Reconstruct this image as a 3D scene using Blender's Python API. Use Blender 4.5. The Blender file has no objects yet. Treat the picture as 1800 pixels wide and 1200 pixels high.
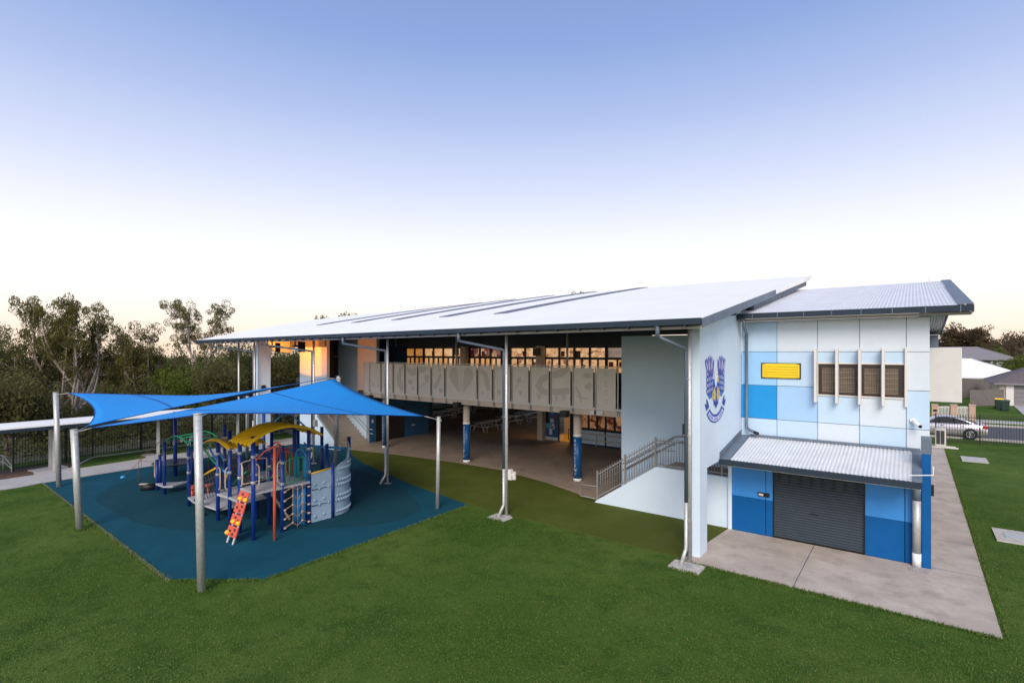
import bpy, math, random
from mathutils import Vector, Matrix, noise
SC = bpy.context.scene
COL = SC.collection
rnd = random.Random(7)
R = math.radians
PI = math.pi

# ------------------------------------------------------------------ camera
# world axes follow the school: +X to the right along its front, +Y into the building
F = 931.0; YH = 617.0; CH = 6.0
cam_d = bpy.data.cameras.new('camera'); cam = bpy.data.objects.new('camera', cam_d); COL.objects.link(cam)
cam.location = (0, 0, CH); cam.rotation_euler = (R(90), 0, R(37.1225))
cam_d.sensor_width = 36.0; cam_d.lens = 36.0 * F / 1800.0
cam_d.shift_y = (YH - 600.0) / 1800.0
cam_d.clip_start = 0.1; cam_d.clip_end = 3000
SC.camera = cam

# ------------------------------------------------------------------ sky
W = bpy.data.worlds.new('World'); SC.world = W; W.use_nodes = True
nt = W.node_tree; nt.nodes.clear()
def N(t, **k):
    n = nt.nodes.new(t)
    for a, b in k.items(): setattr(n, a, b)
    return n
def ML(op, a, b=None, clamp=False):
    n = N('ShaderNodeMath', operation=op); n.use_clamp = clamp
    for i, v in enumerate((a, b)):
        if v is None: continue
        if isinstance(v, (int, float)): n.inputs[i].default_value = v
        else: nt.links.new(v, n.inputs[i])
    return n.outputs[0]
SUN_EL, SUN_AZ_DIR = 37.0, (0.48, -0.88)          # soft light out of the bright western sky, behind the photographer
tc = N('ShaderNodeTexCoord'); sep = N('ShaderNodeSeparateXYZ'); nt.links.new(tc.outputs['Generated'], sep.inputs[0])
ramp = N('ShaderNodeValToRGB')
nt.links.new(sep.outputs['Z'], ramp.inputs[0])
cr = ramp.color_ramp
stops = [(0.0, (.98, .74, .56)), (0.045, (1.0, .85, .73)), (0.085, (1.0, .925, .865)), (0.14, (.975, .95, .94)), (0.20, (.87, .88, .945)), (0.29, (.645, .70, .885)),
         (0.40, (.41, .505, .785)), (0.50, (.255, .37, .68)), (0.60, (.215, .305, .59)), (1.0, (.21, .28, .46))]
cr.elements[0].position = 0; cr.elements[0].color = (*stops[0][1], 1)
cr.elements[1].position = 1; cr.elements[1].color = (*stops[-1][1], 1)
for p, c in stops[1:-1]:
    e = cr.elements.new(p); e.color = (*c, 1)
west = N('ShaderNodeVectorMath', operation='DOT_PRODUCT'); nt.links.new(tc.outputs['Generated'], west.inputs[0]); west.inputs[1].default_value = (.6, -.8, 0)
lobe = ML('POWER', ML('MAXIMUM', west.outputs['Value'], 0.0), 1.5)
gain = ML('ADD', ML('MULTIPLY', lobe, .80), 0.97)
bg1 = N('ShaderNodeBackground'); nt.links.new(ramp.outputs[0], bg1.inputs[0]); nt.links.new(gain, bg1.inputs[1])
sky = N('ShaderNodeTexSky'); sky.sky_type = 'NISHITA'; sky.sun_disc = False
sky.sun_elevation = R(SUN_EL); sky.sun_rotation = math.atan2(SUN_AZ_DIR[0], SUN_AZ_DIR[1])
bg2 = N('ShaderNodeBackground'); nt.links.new(sky.outputs[0], bg2.inputs[0]); bg2.inputs[1].default_value = 0.012
add = N('ShaderNodeAddShader'); nt.links.new(bg1.outputs[0], add.inputs[0]); nt.links.new(bg2.outputs[0], add.inputs[1])
wo = N('ShaderNodeOutputWorld'); nt.links.new(add.outputs[0], wo.inputs[0])

# ------------------------------------------------------------------ sun: a broad soft source
sl = bpy.data.lights.new('sun', 'SUN'); sl.energy = 2.9; sl.angle = R(30); sl.color = (1.0, .90, .765)
so = bpy.data.objects.new('sun', sl); COL.objects.link(so)
dv = Vector((SUN_AZ_DIR[0] * math.cos(R(SUN_EL)), SUN_AZ_DIR[1] * math.cos(R(SUN_EL)), math.sin(R(SUN_EL))))
so.rotation_euler = dv.to_track_quat('Z', 'Y').to_euler()

SC.view_settings.view_transform = 'Standard'; SC.view_settings.look = 'None'
SC.view_settings.exposure = 0.12; SC.view_settings.gamma = 1.0; SC.view_settings.use_curve_mapping = False
SC.render.engine = 'CYCLES'
SC.cycles.use_denoising = True
SC.cycles.max_bounces = 6; SC.cycles.diffuse_bounces = 3; SC.cycles.glossy_bounces = 3; SC.cycles.transparent_max_bounces = 12
SC.cycles.caustics_reflective = False; SC.cycles.caustics_refractive = False

# ------------------------------------------------------------------ survey helpers: a sighted direction met with a known plane
_rx, _fx = (0.79735, 0.60352), (-0.60352, 0.79735)
def _ray(px, py):
    x = (px - 900) / F
    return (_rx[0] * x + _fx[0], _rx[1] * x + _fx[1], -(py - YH) / F)
def G(px, py, z=0.0):
    d = _ray(px, py); t = (z - CH) / d[2]; return (d[0] * t, d[1] * t, z)
def onY(px, py, Y):
    d = _ray(px, py); t = Y / d[1]; return (d[0] * t, Y, CH + d[2] * t)
def XatY(px, Y): return onY(px, 600, Y)[0]
def onX(px, py, X):
    d = _ray(px, py); t = X / d[0]; return (X, d[1] * t, CH + d[2] * t)
def at(px, py, dist):
    x = (px - 900) / F * dist
    return (_rx[0] * x + _fx[0] * dist, _rx[1] * x + _fx[1] * dist, CH - (py - YH) / F * dist)

# ------------------------------------------------------------------ materials
def mat(name, c, rough=.6, metal=0.0, var=.0, scale=3.0, c2=None, bump=0.0, bscale=30.0, spec=.5, emit=None, estr=0.0, detail=4, stretch=None, trans=0.0):
    m = bpy.data.materials.new(name); m.use_nodes = True
    t = m.node_tree; b = t.nodes['Principled BSDF']
    b.inputs['Base Color'].default_value = (*c, 1); b.inputs['Roughness'].default_value = rough
    b.inputs['Metallic'].default_value = metal; b.inputs['Specular IOR Level'].default_value = spec
    geo = t.nodes.new('ShaderNodeNewGeometry'); pos = geo.outputs['Position']
    if stretch:
        mp = t.nodes.new('ShaderNodeVectorMath'); mp.operation = 'MULTIPLY'; mp.inputs[1].default_value = stretch
        t.links.new(pos, mp.inputs[0]); pos = mp.outputs[0]
    if var or c2:
        n = t.nodes.new('ShaderNodeTexNoise'); n.inputs['Scale'].default_value = scale; n.inputs['Detail'].default_value = detail
        n.inputs['Roughness'].default_value = .6
        t.links.new(pos, n.inputs['Vector'])
        r = t.nodes.new('ShaderNodeValToRGB'); t.links.new(n.outputs['Fac'], r.inputs[0])
        a = tuple(max(0, v * (1 - var)) for v in c); d = c2 if c2 else tuple(min(1, v * (1 + var)) for v in c)
        r.color_ramp.elements[0].position = .33; r.color_ramp.elements[0].color = (*a, 1)
        r.color_ramp.elements[1].position = .67; r.color_ramp.elements[1].color = (*d, 1)
        t.links.new(r.outputs[0], b.inputs['Base Color'])
    if bump:
        n2 = t.nodes.new('ShaderNodeTexNoise'); n2.inputs['Scale'].default_value = bscale; n2.inputs['Detail'].default_value = 5
        t.links.new(pos, n2.inputs['Vector'])
        bp = t.nodes.new('ShaderNodeBump'); bp.inputs['Strength'].default_value = bump; bp.inputs['Distance'].default_value = .02
        t.links.new(n2.outputs['Fac'], bp.inputs['Height']); t.links.new(bp.outputs[0], b.inputs['Normal'])
    if emit:
        b.inputs['Emission Color'].default_value = (*emit, 1); b.inputs['Emission Strength'].default_value = estr
    return m

def multi_mat(name, layers, rough=.85, bump=.4, bscale=60, spec=.2, lines=None):
    """layers: [(colour, noise scale, low, high)] mixed one over the other; lines: (axis, period, width, colour) scored joints"""
    m = bpy.data.materials.new(name); m.use_nodes = True
    t = m.node_tree; b = t.nodes['Principled BSDF']; b.inputs['Roughness'].default_value = rough
    b.inputs['Specular IOR Level'].default_value = spec
    geo = t.nodes.new('ShaderNodeNewGeometry'); pos = geo.outputs['Position']
    cur = None
    for c, s, lo, hi in layers:
        if cur is None:
            rgb = t.nodes.new('ShaderNodeRGB'); rgb.outputs[0].default_value = (*c, 1); cur = rgb.outputs[0]; continue
        n = t.nodes.new('ShaderNodeTexNoise'); n.inputs['Scale'].default_value = s; n.inputs['Detail'].default_value = 6
        n.inputs['Roughness'].default_value = .65
        t.links.new(pos, n.inputs['Vector'])
        mr = t.nodes.new('ShaderNodeMapRange'); mr.inputs['From Min'].default_value = lo; mr.inputs['From Max'].default_value = hi
        t.links.new(n.outputs['Fac'], mr.inputs['Value'])
        mx = t.nodes.new('ShaderNodeMix'); mx.data_type = 'RGBA'
        t.links.new(mr.outputs[0], mx.inputs['Factor']); t.links.new(cur, mx.inputs['A']); mx.inputs['B'].default_value = (*c, 1)
        cur = mx.outputs['Result']
    t.links.new(cur, b.inputs['Base Color'])
    n2 = t.nodes.new('ShaderNodeTexNoise'); n2.inputs['Scale'].default_value = bscale; n2.inputs['Detail'].default_value = 6
    t.links.new(pos, n2.inputs['Vector'])
    bp = t.nodes.new('ShaderNodeBump'); bp.inputs['Strength'].default_value = bump; bp.inputs['Distance'].default_value = .03
    t.links.new(n2.outputs['Fac'], bp.inputs['Height']); t.links.new(bp.outputs[0], b.inputs['Normal'])
    return m

def leaf_mat(name, a, b_, tint=(.5, .5, .2)):
    m = bpy.data.materials.new(name); m.use_nodes = True
    t = m.node_tree; t.nodes.clear()
    geo = t.nodes.new('ShaderNodeNewGeometry')
    n = t.nodes.new('ShaderNodeTexNoise'); n.inputs['Scale'].default_value = .9; n.inputs['Detail'].default_value = 5
    t.links.new(geo.outputs['Position'], n.inputs['Vector'])
    r = t.nodes.new('ShaderNodeValToRGB'); t.links.new(n.outputs['Fac'], r.inputs[0])
    r.color_ramp.elements[0].position = .35; r.color_ramp.elements[0].color = (*a, 1)
    r.color_ramp.elements[1].position = .65; r.color_ramp.elements[1].color = (*b_, 1)
    d = t.nodes.new('ShaderNodeBsdfDiffuse'); tr = t.nodes.new('ShaderNodeBsdfTranslucent')
    t.links.new(r.outputs[0], d.inputs[0]); t.links.new(r.outputs[0], tr.inputs[0])
    mx = t.nodes.new('ShaderNodeMixShader'); mx.inputs[0].default_value = .5
    t.links.new(d.outputs[0], mx.inputs[1]); t.links.new(tr.outputs[0], mx.inputs[2])
    o = t.nodes.new('ShaderNodeOutputMaterial'); t.links.new(mx.outputs[0], o.inputs[0])
    return m

def pane_mat(name, stops, strength, sx=1.6, sz=2.6, seed=0.0):
    """a lit classroom behind glass: shelves, pinned paper and furniture read as blocks of warm tone"""
    m = bpy.data.materials.new(name); m.use_nodes = True
    t = m.node_tree; b = t.nodes['Principled BSDF']
    b.inputs['Base Color'].default_value = (.02, .02, .02, 1); b.inputs['Roughness'].default_value = .08
    geo = t.nodes.new('ShaderNodeNewGeometry')
    mp = t.nodes.new('ShaderNodeVectorMath'); mp.operation = 'MULTIPLY_ADD'; mp.inputs[1].default_value = (sx, sx, sz); mp.inputs[2].default_value = (seed, seed * 2, 0)
    t.links.new(geo.outputs['Position'], mp.inputs[0])
    v = t.nodes.new('ShaderNodeTexVoronoi'); v.distance = 'CHEBYCHEV'; v.inputs['Scale'].default_value = 1.0
    t.links.new(mp.outputs[0], v.inputs['Vector'])
    n = t.nodes.new('ShaderNodeTexNoise'); n.inputs['Scale'].default_value = 1.1; n.inputs['Detail'].default_value = 7; n.inputs['Roughness'].default_value = .75
    t.links.new(mp.outputs[0], n.inputs['Vector'])
    mx = t.nodes.new('ShaderNodeMath'); mx.operation = 'MULTIPLY_ADD'; mx.inputs[1].default_value = .35
    t.links.new(v.outputs['Color'], mx.inputs[0]); 
    n3 = t.nodes.new('ShaderNodeMath'); n3.operation = 'MULTIPLY'; n3.inputs[1].default_value = .7; t.links.new(n.outputs['Fac'], n3.inputs[0])
    t.links.new(n3.outputs[0], mx.inputs[2])
    r = t.nodes.new('ShaderNodeValToRGB'); t.links.new(mx.outputs[0], r.inputs[0])
    r.color_ramp.elements[0].position = stops[0][0]; r.color_ramp.elements[0].color = (*stops[0][1], 1)
    r.color_ramp.elements[1].position = stops[-1][0]; r.color_ramp.elements[1].color = (*stops[-1][1], 1)
    for p, c in stops[1:-1]:
        e = r.color_ramp.elements.new(p); e.color = (*c, 1)
    t.links.new(r.outputs[0], b.inputs['Emission Color']); b.inputs['Emission Strength'].default_value = strength
    return m

M = {}
M['lawn'] = multi_mat('lawn_grass', [((.056, .112, .016), 0, 0, 0), ((.108, .164, .034), .16, .40, .62), ((.036, .085, .013), .45, .50, .70), ((.038, .085, .014), 1.8, .50, .74), ((.115, .150, .036), 5.0, .54, .80), ((.020, .048, .007), 22.0, .50, .74), ((.110, .175, .035), 34.0, .54, .78)], rough=.95, bump=.9, bscale=55, spec=.06)
M['turf'] = multi_mat('synthetic_turf', [((.082, .100, .018), 0, 0, 0), ((.098, .118, .024), .6, .45, .62), ((.058, .074, .013), 60, .5, .75)], rough=.95, bump=.5, bscale=90, spec=.08)
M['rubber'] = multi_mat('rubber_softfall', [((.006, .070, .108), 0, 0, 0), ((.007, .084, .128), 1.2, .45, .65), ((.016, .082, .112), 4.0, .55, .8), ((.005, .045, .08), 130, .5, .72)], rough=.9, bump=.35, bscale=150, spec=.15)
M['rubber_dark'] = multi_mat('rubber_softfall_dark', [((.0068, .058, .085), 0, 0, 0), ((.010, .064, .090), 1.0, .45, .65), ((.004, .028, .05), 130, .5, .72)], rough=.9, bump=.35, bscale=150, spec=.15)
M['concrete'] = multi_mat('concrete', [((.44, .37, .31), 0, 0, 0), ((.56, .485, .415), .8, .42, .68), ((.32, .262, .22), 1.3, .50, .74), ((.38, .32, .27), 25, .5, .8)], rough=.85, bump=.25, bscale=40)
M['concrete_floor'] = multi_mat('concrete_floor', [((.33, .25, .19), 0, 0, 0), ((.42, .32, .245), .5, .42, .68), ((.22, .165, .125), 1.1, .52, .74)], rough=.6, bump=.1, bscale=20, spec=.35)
M['path'] = multi_mat('path_concrete', [((.40, .39, .39), 0, 0, 0), ((.46, .45, .45), .7, .42, .68), ((.33, .32, .32), 2.5, .52, .78)], rough=.85, bump=.2, bscale=40)
M['pad'] = mat('pit_concrete', (.48, .45, .41), .85, var=.15, scale=4)
M['litter'] = mat('leaf_litter', (.055, .045, .025), .95, c2=(.045, .060, .020), scale=.6, bump=.8, bscale=8)
M['asphalt'] = mat('asphalt', (.075, .075, .085), .9, var=.2, scale=2)
M['edging'] = mat('edging_concrete', (.21, .185, .16), .9, var=.2, scale=3)
M['mulch'] = mat('mulch', (.10, .055, .035), .95, var=.5, scale=14, bump=.8, bscale=20)
M['lightblue'] = mat('wall_light_blue', (.58, .72, .85), .75, var=.03, scale=.8, bump=.05, bscale=60)
M['lightblue2'] = mat('wall_pale_blue', (.635, .74, .84), .75, var=.03, scale=.8, bump=.05, bscale=60)
M['whitebox'] = mat('cream_render', (.73, .715, .69), .8, var=.03)
M['roofwhite'] = mat('roof_white_steel', (.87, .86, .825), .42, 0, var=.03, scale=.6, spec=.4)
M['zinc'] = mat('zinc_corrugated', (.70, .70, .71), .42, .15, var=.07, scale=1.6)
M['slate'] = mat('slate_blue_steel', (.026, .040, .058), .6, 0, spec=.2, var=.1, scale=2)
M['slate_pipe'] = mat('slate_pipe', (.085, .11, .145), .5, 0, var=.06)
M['slate_mid'] = mat('slate_flashing', (.125, .16, .21), .55, 0, var=.15, scale=3)
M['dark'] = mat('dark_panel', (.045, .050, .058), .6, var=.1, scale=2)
M['black'] = mat('black_frame', (.012, .011, .011), .45)
M['soffit'] = mat('soffit_lining', (.34, .31, .29), .7, var=.05)
M['steel'] = mat('galvanised_steel', (.50, .50, .49), .42, .35, var=.14, scale=14)
M['steel_warm'] = mat('painted_steel_pale', (.60, .585, .56), .45, .3, var=.06)
M['rail_grey'] = mat('rail_grey', (.27, .26, .255), .5, .2)
M['alu'] = mat('aluminium_slats', (.62, .64, .66), .35, .5, var=.06)
M['beige'] = mat('beige_concrete', (.60, .49, .39), .75, var=.06, scale=2)
M['screen'] = mat('perforated_screen', (.72, .645, .57), .55, .05, var=.04, scale=2)
M['screen_dark'] = mat('screen_cutout', (.57, .505, .445), .6, .1)
M['screen_frame'] = mat('screen_frame', (.74, .67, .60), .5, .1)
M['joint'] = mat('panel_joint', (.05, .08, .13), .8)
M['white'] = mat('white_paint', (.80, .80, .80), .5)
M['offwhite'] = mat('cream_paint', (.70, .66, .62), .55)
M['deepblue'] = mat('panel_deep_blue', (.003, .095, .300), .5, var=.05, spec=.2)
M['midblue'] = mat('panel_mid_blue', (.040, .255, .66), .45, var=.04)
M['strongblue'] = mat('panel_strong_blue', (.018, .285, .66), .45, var=.04, spec=.3)
M['p_white'] = mat('panel_white', (.625, .69, .745), .42, var=.02)
M['p_pale'] = mat('panel_pale_blue', (.50, .65, .80), .42, var=.02)
M['p_light'] = mat('panel_light_blue', (.36, .555, .79), .42, var=.02)
M['p_sky'] = mat('panel_sky_blue', (.31, .56, .85), .42, var=.02)
M['roller'] = mat('roller_door_steel', (.046, .063, .083), .5, .1, var=.06)
M['yellow'] = mat('yellow_paint', (.86, .56, .015), .4)
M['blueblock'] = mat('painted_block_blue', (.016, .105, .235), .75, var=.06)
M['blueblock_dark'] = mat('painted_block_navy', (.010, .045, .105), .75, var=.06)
M['wrap'] = mat('column_wrap_blue', (.008, .095, .270), .4)
M['stair'] = mat('stair_concrete', (.42, .36, .30), .8, var=.08)
M['skylight'] = mat('skylight_sheet', (.15, .165, .22), .8, spec=.05)
M['sail'] = mat('shade_cloth_blue', (.002, .24, .655), .85, var=.04, scale=3)
M['seam'] = mat('sail_seam', (.004, .07, .30), .85)
M['pg_blue'] = mat('play_post_blue', (.010, .045, .26), .35)
M['pg_cap'] = mat('play_cap', (.02, .04, .10), .4)
M['pg_grey'] = mat('deck_coated_mesh', (.42, .42, .45), .7, var=.08, scale=9)
M['pg_red'] = mat('play_red', (.62, .085, .045), .4)
M['pg_orange'] = mat('play_orange_red', (.68, .115, .05), .4)
M['pg_green'] = mat('play_green', (.012, .26, .115), .4)
M['pg_sky'] = mat('play_sky_blue', (.035, .30, .66), .4)
M['pg_yellow'] = mat('play_yellow', (.95, .52, .012), .45)
M['pg_cream'] = mat('play_cream', (.62, .46, .34), .45)
M['pg_black'] = mat('play_black', (.012, .012, .014), .5)
M['pg_wall'] = mat('play_climb_wall', (.31, .42, .53), .55, var=.06, scale=6)
M['rope'] = mat('rope', (.42, .26, .18), .8)
M['rope_red'] = mat('rope_red', (.20, .075, .06), .8)
M['ropedark'] = mat('net_rope', (.10, .08, .085), .8)
M['fence_black'] = mat('black_steel_fence', (.012, .012, .014), .5)
M['timber'] = mat('weathered_timber', (.155, .135, .12), .85, var=.3, scale=5, stretch=(6, 6, .5))
M['brick'] = mat('pale_brick', (.52, .35, .255), .85, var=.12, scale=12)
M['carpaint'] = mat('car_silver', (.58, .55, .58), .28, .55)
M['carglass'] = mat('car_glass', (.012, .018, .022), .25, spec=.25)
M['tyre'] = mat('tyre', (.015, .015, .015), .8)
M['rim'] = mat('alloy_rim', (.6, .6, .62), .3, .7)
M['tail'] = mat('tail_lamp', (.55, .01, .015), .2)
M['bin'] = mat('bin_green', (.012, .035, .025), .5)
M['bark'] = mat('gum_bark', (.43, .36, .30), .9, var=.3, scale=4, stretch=(3, 3, .6))
M['bark_dark'] = mat('dark_bark', (.10, .075, .06), .9, var=.3, scale=4)
M['leaf_gum'] = leaf_mat('gum_leaves', (.085, .088, .028), (.235, .205, .072))
M['leaf_olive'] = leaf_mat('olive_leaves', (.078, .088, .033), (.20, .185, .080))
M['leaf_dark'] = leaf_mat('dark_leaves', (.052, .062, .023), (.140, .138, .055))
M['leaf_green'] = leaf_mat('green_leaves', (.075, .115, .020), (.17, .20, .04))
M['leaf_far'] = leaf_mat('far_leaves', (.105, .085, .05), (.20, .135, .085))
M['tile'] = mat('roof_tiles_brown', (.125, .10, .105), .8, var=.2, scale=5)
M['greyroof'] = mat('house_roof_grey', (.215, .20, .205), .7, var=.06)
M['render'] = mat('house_render', (.55, .48, .41), .85, var=.05)
M['eagle_navy'] = mat('emblem_navy', (.020, .045, .34), .6)
M['eagle_blue'] = mat('emblem_blue', (.03, .15, .56), .6)
M['eagle_purple'] = mat('emblem_purple', (.17, .14, .40), .6)
M['eagle_white'] = mat('emblem_white', (.80, .82, .84), .6)
M['eagle_gold'] = mat('emblem_gold', (.66, .50, .12), .6)
M['eagle_lilac'] = mat('emblem_lilac', (.56, .57, .80), .6)
M['lamp_warm'] = mat('lamp_warm', (.8, .5, .2), .5, emit=(1, .42, .08), estr=6)
warm = [(.28, (.03, .012, .006)), (.40, (.30, .12, .04)), (.47, (.78, .38, .16)), (.66, (1.0, .64, .36))]
M['pane_bright'] = pane_mat('lit_pane_cream', [(.25, (.35, .14, .05)), (.40, (.80, .38, .14)), (.7, (1.0, .64, .34))], .66, 1.6, 2.2, 1)
M['pane_orange'] = pane_mat('lit_pane_orange', [(.32, (.12, .03, .006)), (.50, (.55, .19, .035)), (.7, (.8, .38, .10))], .55, 1.1, 1.2, 2)
M['pane_red'] = pane_mat('lit_pane_red', [(.30, (.02, .004, .004)), (.52, (.16, .018, .016)), (.60, (.75, .44, .25)), (.7, (.9, .6, .4))], .55, 1.2, 1.4, 3)
M['pane_mix'] = pane_mat('lit_pane_papers', warm, .62, 4.2, 5.0, 5)
M['pane_dusk'] = pane_mat('dusk_pane', [(.3, (.05, .04, .04)), (.5, (.22, .17, .15)), (.7, (.42, .30, .24))], .5, .8, 1.0, 8)
M['pane_low'] = pane_mat('lit_pane_chairs', [(.33, (.012, .005, .004)), (.46, (.13, .025, .015)), (.53, (.42, .19, .085)), (.7, (.60, .33, .17))], .40, 2.6, 2.6, 11)
M['brown_glass'] = mat('brown_glass', (.060, .042, .036), .3)
M['blind'] = mat('window_blind', (.30, .235, .165), .7, var=.08, scale=3)
M['screen_mesh'] = mat('security_screen', (.045, .028, .022), .5)
M['paper'] = mat('poster_paper', (.60, .62, .66), .7)
M['paper_blue'] = mat('poster_cyan', (.10, .36, .55), .7)
M['paper_red'] = mat('poster_red', (.42, .08, .06), .7)

# ------------------------------------------------------------------ mesh building
def tag(o, label=None, cat=None, group=None, kind=None):
    if label: o['label'] = label
    if cat: o['category'] = cat
    if group: o['group'] = group
    if kind: o['kind'] = kind
    return o
def thing(name, loc, label, cat, group=None, rz=0.0):
    o = bpy.data.objects.new(name, None); o.empty_display_size = .3; COL.objects.link(o)
    o.location = loc; o.rotation_euler = (0, 0, rz)
    return tag(o, label, cat, group)
def origin_of(o):
    v = Vector((0, 0, 0))
    while o is not None:
        v += o.location; o = o.parent
    return v
class MB:
    def __init__(s): s.v = []; s.f = []; s.mi = []; s.sm = []; s.cur = 0; s.smooth = False
    def m(s, i): s.cur = i; return s
    def face(s, idx): s.f.append(tuple(idx)); s.mi.append(s.cur); s.sm.append(s.smooth)
    def poly(s, pts):
        b = len(s.v); s.v += [tuple(p) for p in pts]; s.face(range(b, b + len(pts))); return s
    def box(s, x0, x1, y0, y1, z0, z1):
        b = len(s.v)
        s.v += [(x0, y0, z0), (x1, y0, z0), (x1, y1, z0), (x0, y1, z0), (x0, y0, z1), (x1, y0, z1), (x1, y1, z1), (x0, y1, z1)]
        for q in ((0, 3, 2, 1), (4, 5, 6, 7), (0, 1, 5, 4), (1, 2, 6, 5), (2, 3, 7, 6), (3, 0, 4, 7)): s.face([b + i for i in q])
        return s
    def obox(s, c, ax, ay, az):
        c = Vector(c); ax = Vector(ax); ay = Vector(ay); az = Vector(az); b = len(s.v)
        for sx, sy, sz in ((-1, -1, -1), (1, -1, -1), (1, 1, -1), (-1, 1, -1), (-1, -1, 1), (1, -1, 1), (1, 1, 1), (-1, 1, 1)):
            s.v.append(tuple(c + ax * sx + ay * sy + az * sz))
        for q in ((0, 3, 2, 1), (4, 5, 6, 7), (0, 1, 5, 4), (1, 2, 6, 5), (2, 3, 7, 6), (3, 0, 4, 7)): s.face([b + i for i in q])
        return s
    def bar(s, p, q, w, h):
        p = Vector(p); q = Vector(q); d = (q - p); L = d.length; d.normalize()
        up = Vector((0, 0, 1)) if abs(d.z) < .95 else Vector((0, 1, 0))
        sd = d.cross(up).normalized(); u = sd.cross(d)
        return s.obox((p + q) / 2, d * (L / 2), sd * (w / 2), u * (h / 2))
    def tube(s, pts, r, n=10, cap=True):
        pts = [Vector(p) for p in pts]; k = len(pts); rr = r if isinstance(r, (list, tuple)) else [r] * k
        sm = s.smooth; s.smooth = True; base = len(s.v); ref = None
        for i, p in enumerate(pts):
            d = (pts[min(i + 1, k - 1)] - pts[max(i - 1, 0)]).normalized()
            if ref is None: ref = d.orthogonal().normalized()
            ref = (ref - d * ref.dot(d))
            if ref.length < 1e-5: ref = d.orthogonal()
            ref.normalize(); o = d.cross(ref)
            for j in range(n):
                a = 2 * PI * j / n
                s.v.append(tuple(p + (ref * math.cos(a) + o * math.sin(a)) * rr[i]))
        for i in range(k - 1):
            for j in range(n):
                a = base + i * n + j; b = base + i * n + (j + 1) % n
                s.face((a, b, b + n, a + n))
        s.smooth = False
        if cap:
            s.face([base + j for j in range(n)][::-1]); s.face([base + (k - 1) * n + j for j in range(n)])
        s.smooth = sm
        return s
    def prism(s, pts, d):
        """flat outline pts pushed along d"""
        d = Vector(d); n = len(pts); b = len(s.v)
        s.v += [tuple(p) for p in pts] + [tuple(Vector(p) + d) for p in pts]
        s.face(list(range(b, b + n))[::-1]); s.face(range(b + n, b + 2 * n))
        for i in range(n):
            j = (i + 1) % n; s.face((b + i, b + j, b + n + j, b + n + i))
        return s
    def grid(s, rows, closed=False):
        b = len(s.v); nr = len(rows); nc = len(rows[0])
        for r in rows: s.v += [tuple(p) for p in r]
        for i in range(nr - 1):
            for j in range(nc - 1):
                a = b + i * nc + j; s.face((a, a + 1, a + nc + 1, a + nc))
        return s
    def dome(s, c, n_, r, h):
        """small rounded bump of radius r on a surface of normal n_"""
        c = Vector(c); n_ = Vector(n_).normalized(); a = n_.orthogonal().normalized(); b = n_.cross(a)
        sm = s.smooth; s.smooth = True; base = len(s.v); K = 8
        for lv, (rr, hh) in enumerate(((1, 0), (.85, .6), (.45, .95))):
            for j in range(K):
                t = 2 * PI * j / K; s.v.append(tuple(c + (a * math.cos(t) + b * math.sin(t)) * r * rr + n_ * h * hh))
        s.v.append(tuple(c + n_ * h)); top = len(s.v) - 1
        for lv in range(2):
            for j in range(K):
                p = base + lv * K + j; q = base + lv * K + (j + 1) % K; s.face((p, q, q + K, p + K))
        for j in range(K): s.face((base + 2 * K + j, base + 2 * K + (j + 1) % K, top))
        s.smooth = sm; return s
    def build(s, name, mats, parent=None, loc=None, bevel=0.0):
        me = bpy.data.meshes.new(name)
        off = Vector(loc) if loc is not None else Vector((0, 0, 0))
        if parent is not None: off = off + origin_of(parent)
        me.from_pydata([tuple(Vector(p) - off) for p in s.v], [], s.f)
        mats = mats if isinstance(mats, (list, tuple)) else [mats]
        for m_ in mats: me.materials.append(m_)
        me.polygons.foreach_set('material_index', s.mi); me.polygons.foreach_set('use_smooth', s.sm)
        me.update()
        o = bpy.data.objects.new(name, me); COL.objects.link(o)
        if parent is not None: o.parent = parent
        if loc is not None: o.location = loc
        if bevel:
            bv = o.modifiers.new('bevel', 'BEVEL'); bv.width = bevel; bv.segments = 2; bv.limit_method = 'ANGLE'
        return o
def build_each(k, name, mats, parent=None, **kw):
    """every separate piece of the collected shapes becomes an object of its own"""
    up = list(range(len(k.v)))
    def find(i):
        while up[i] != i: up[i] = up[up[i]]; i = up[i]
        return i
    for f in k.f:
        a = find(f[0])
        for i in f[1:]: up[find(i)] = a
    isl = {}
    for fi, f in enumerate(k.f): isl.setdefault(find(f[0]), []).append(fi)
    out = []
    for fs_ in isl.values():
        q = MB(); ids = {}
        for fi in fs_:
            for i in k.f[fi]:
                if i not in ids: ids[i] = len(q.v); q.v.append(k.v[i])
            q.f.append(tuple(ids[i] for i in k.f[fi])); q.mi.append(k.mi[fi]); q.sm.append(k.sm[fi])
        out.append(q.build(name, mats, parent, **kw))
    return out
def copy_tree(o, parent=None):
    c = o.copy(); COL.objects.link(c); c.parent = parent
    for ch in [k for k in bpy.data.objects if k.parent == o]: copy_tree(ch, c)
    return c
def struct(mb, name, m_): return tag(mb.build(name, m_), kind='structure')
def sheet(pts, name, m_, z):
    """a ground sheet with a shallow edge"""
    return struct(MB().prism([(p[0], p[1], -.05) for p in pts], (0, 0, z + .05)), name, m_)

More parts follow.
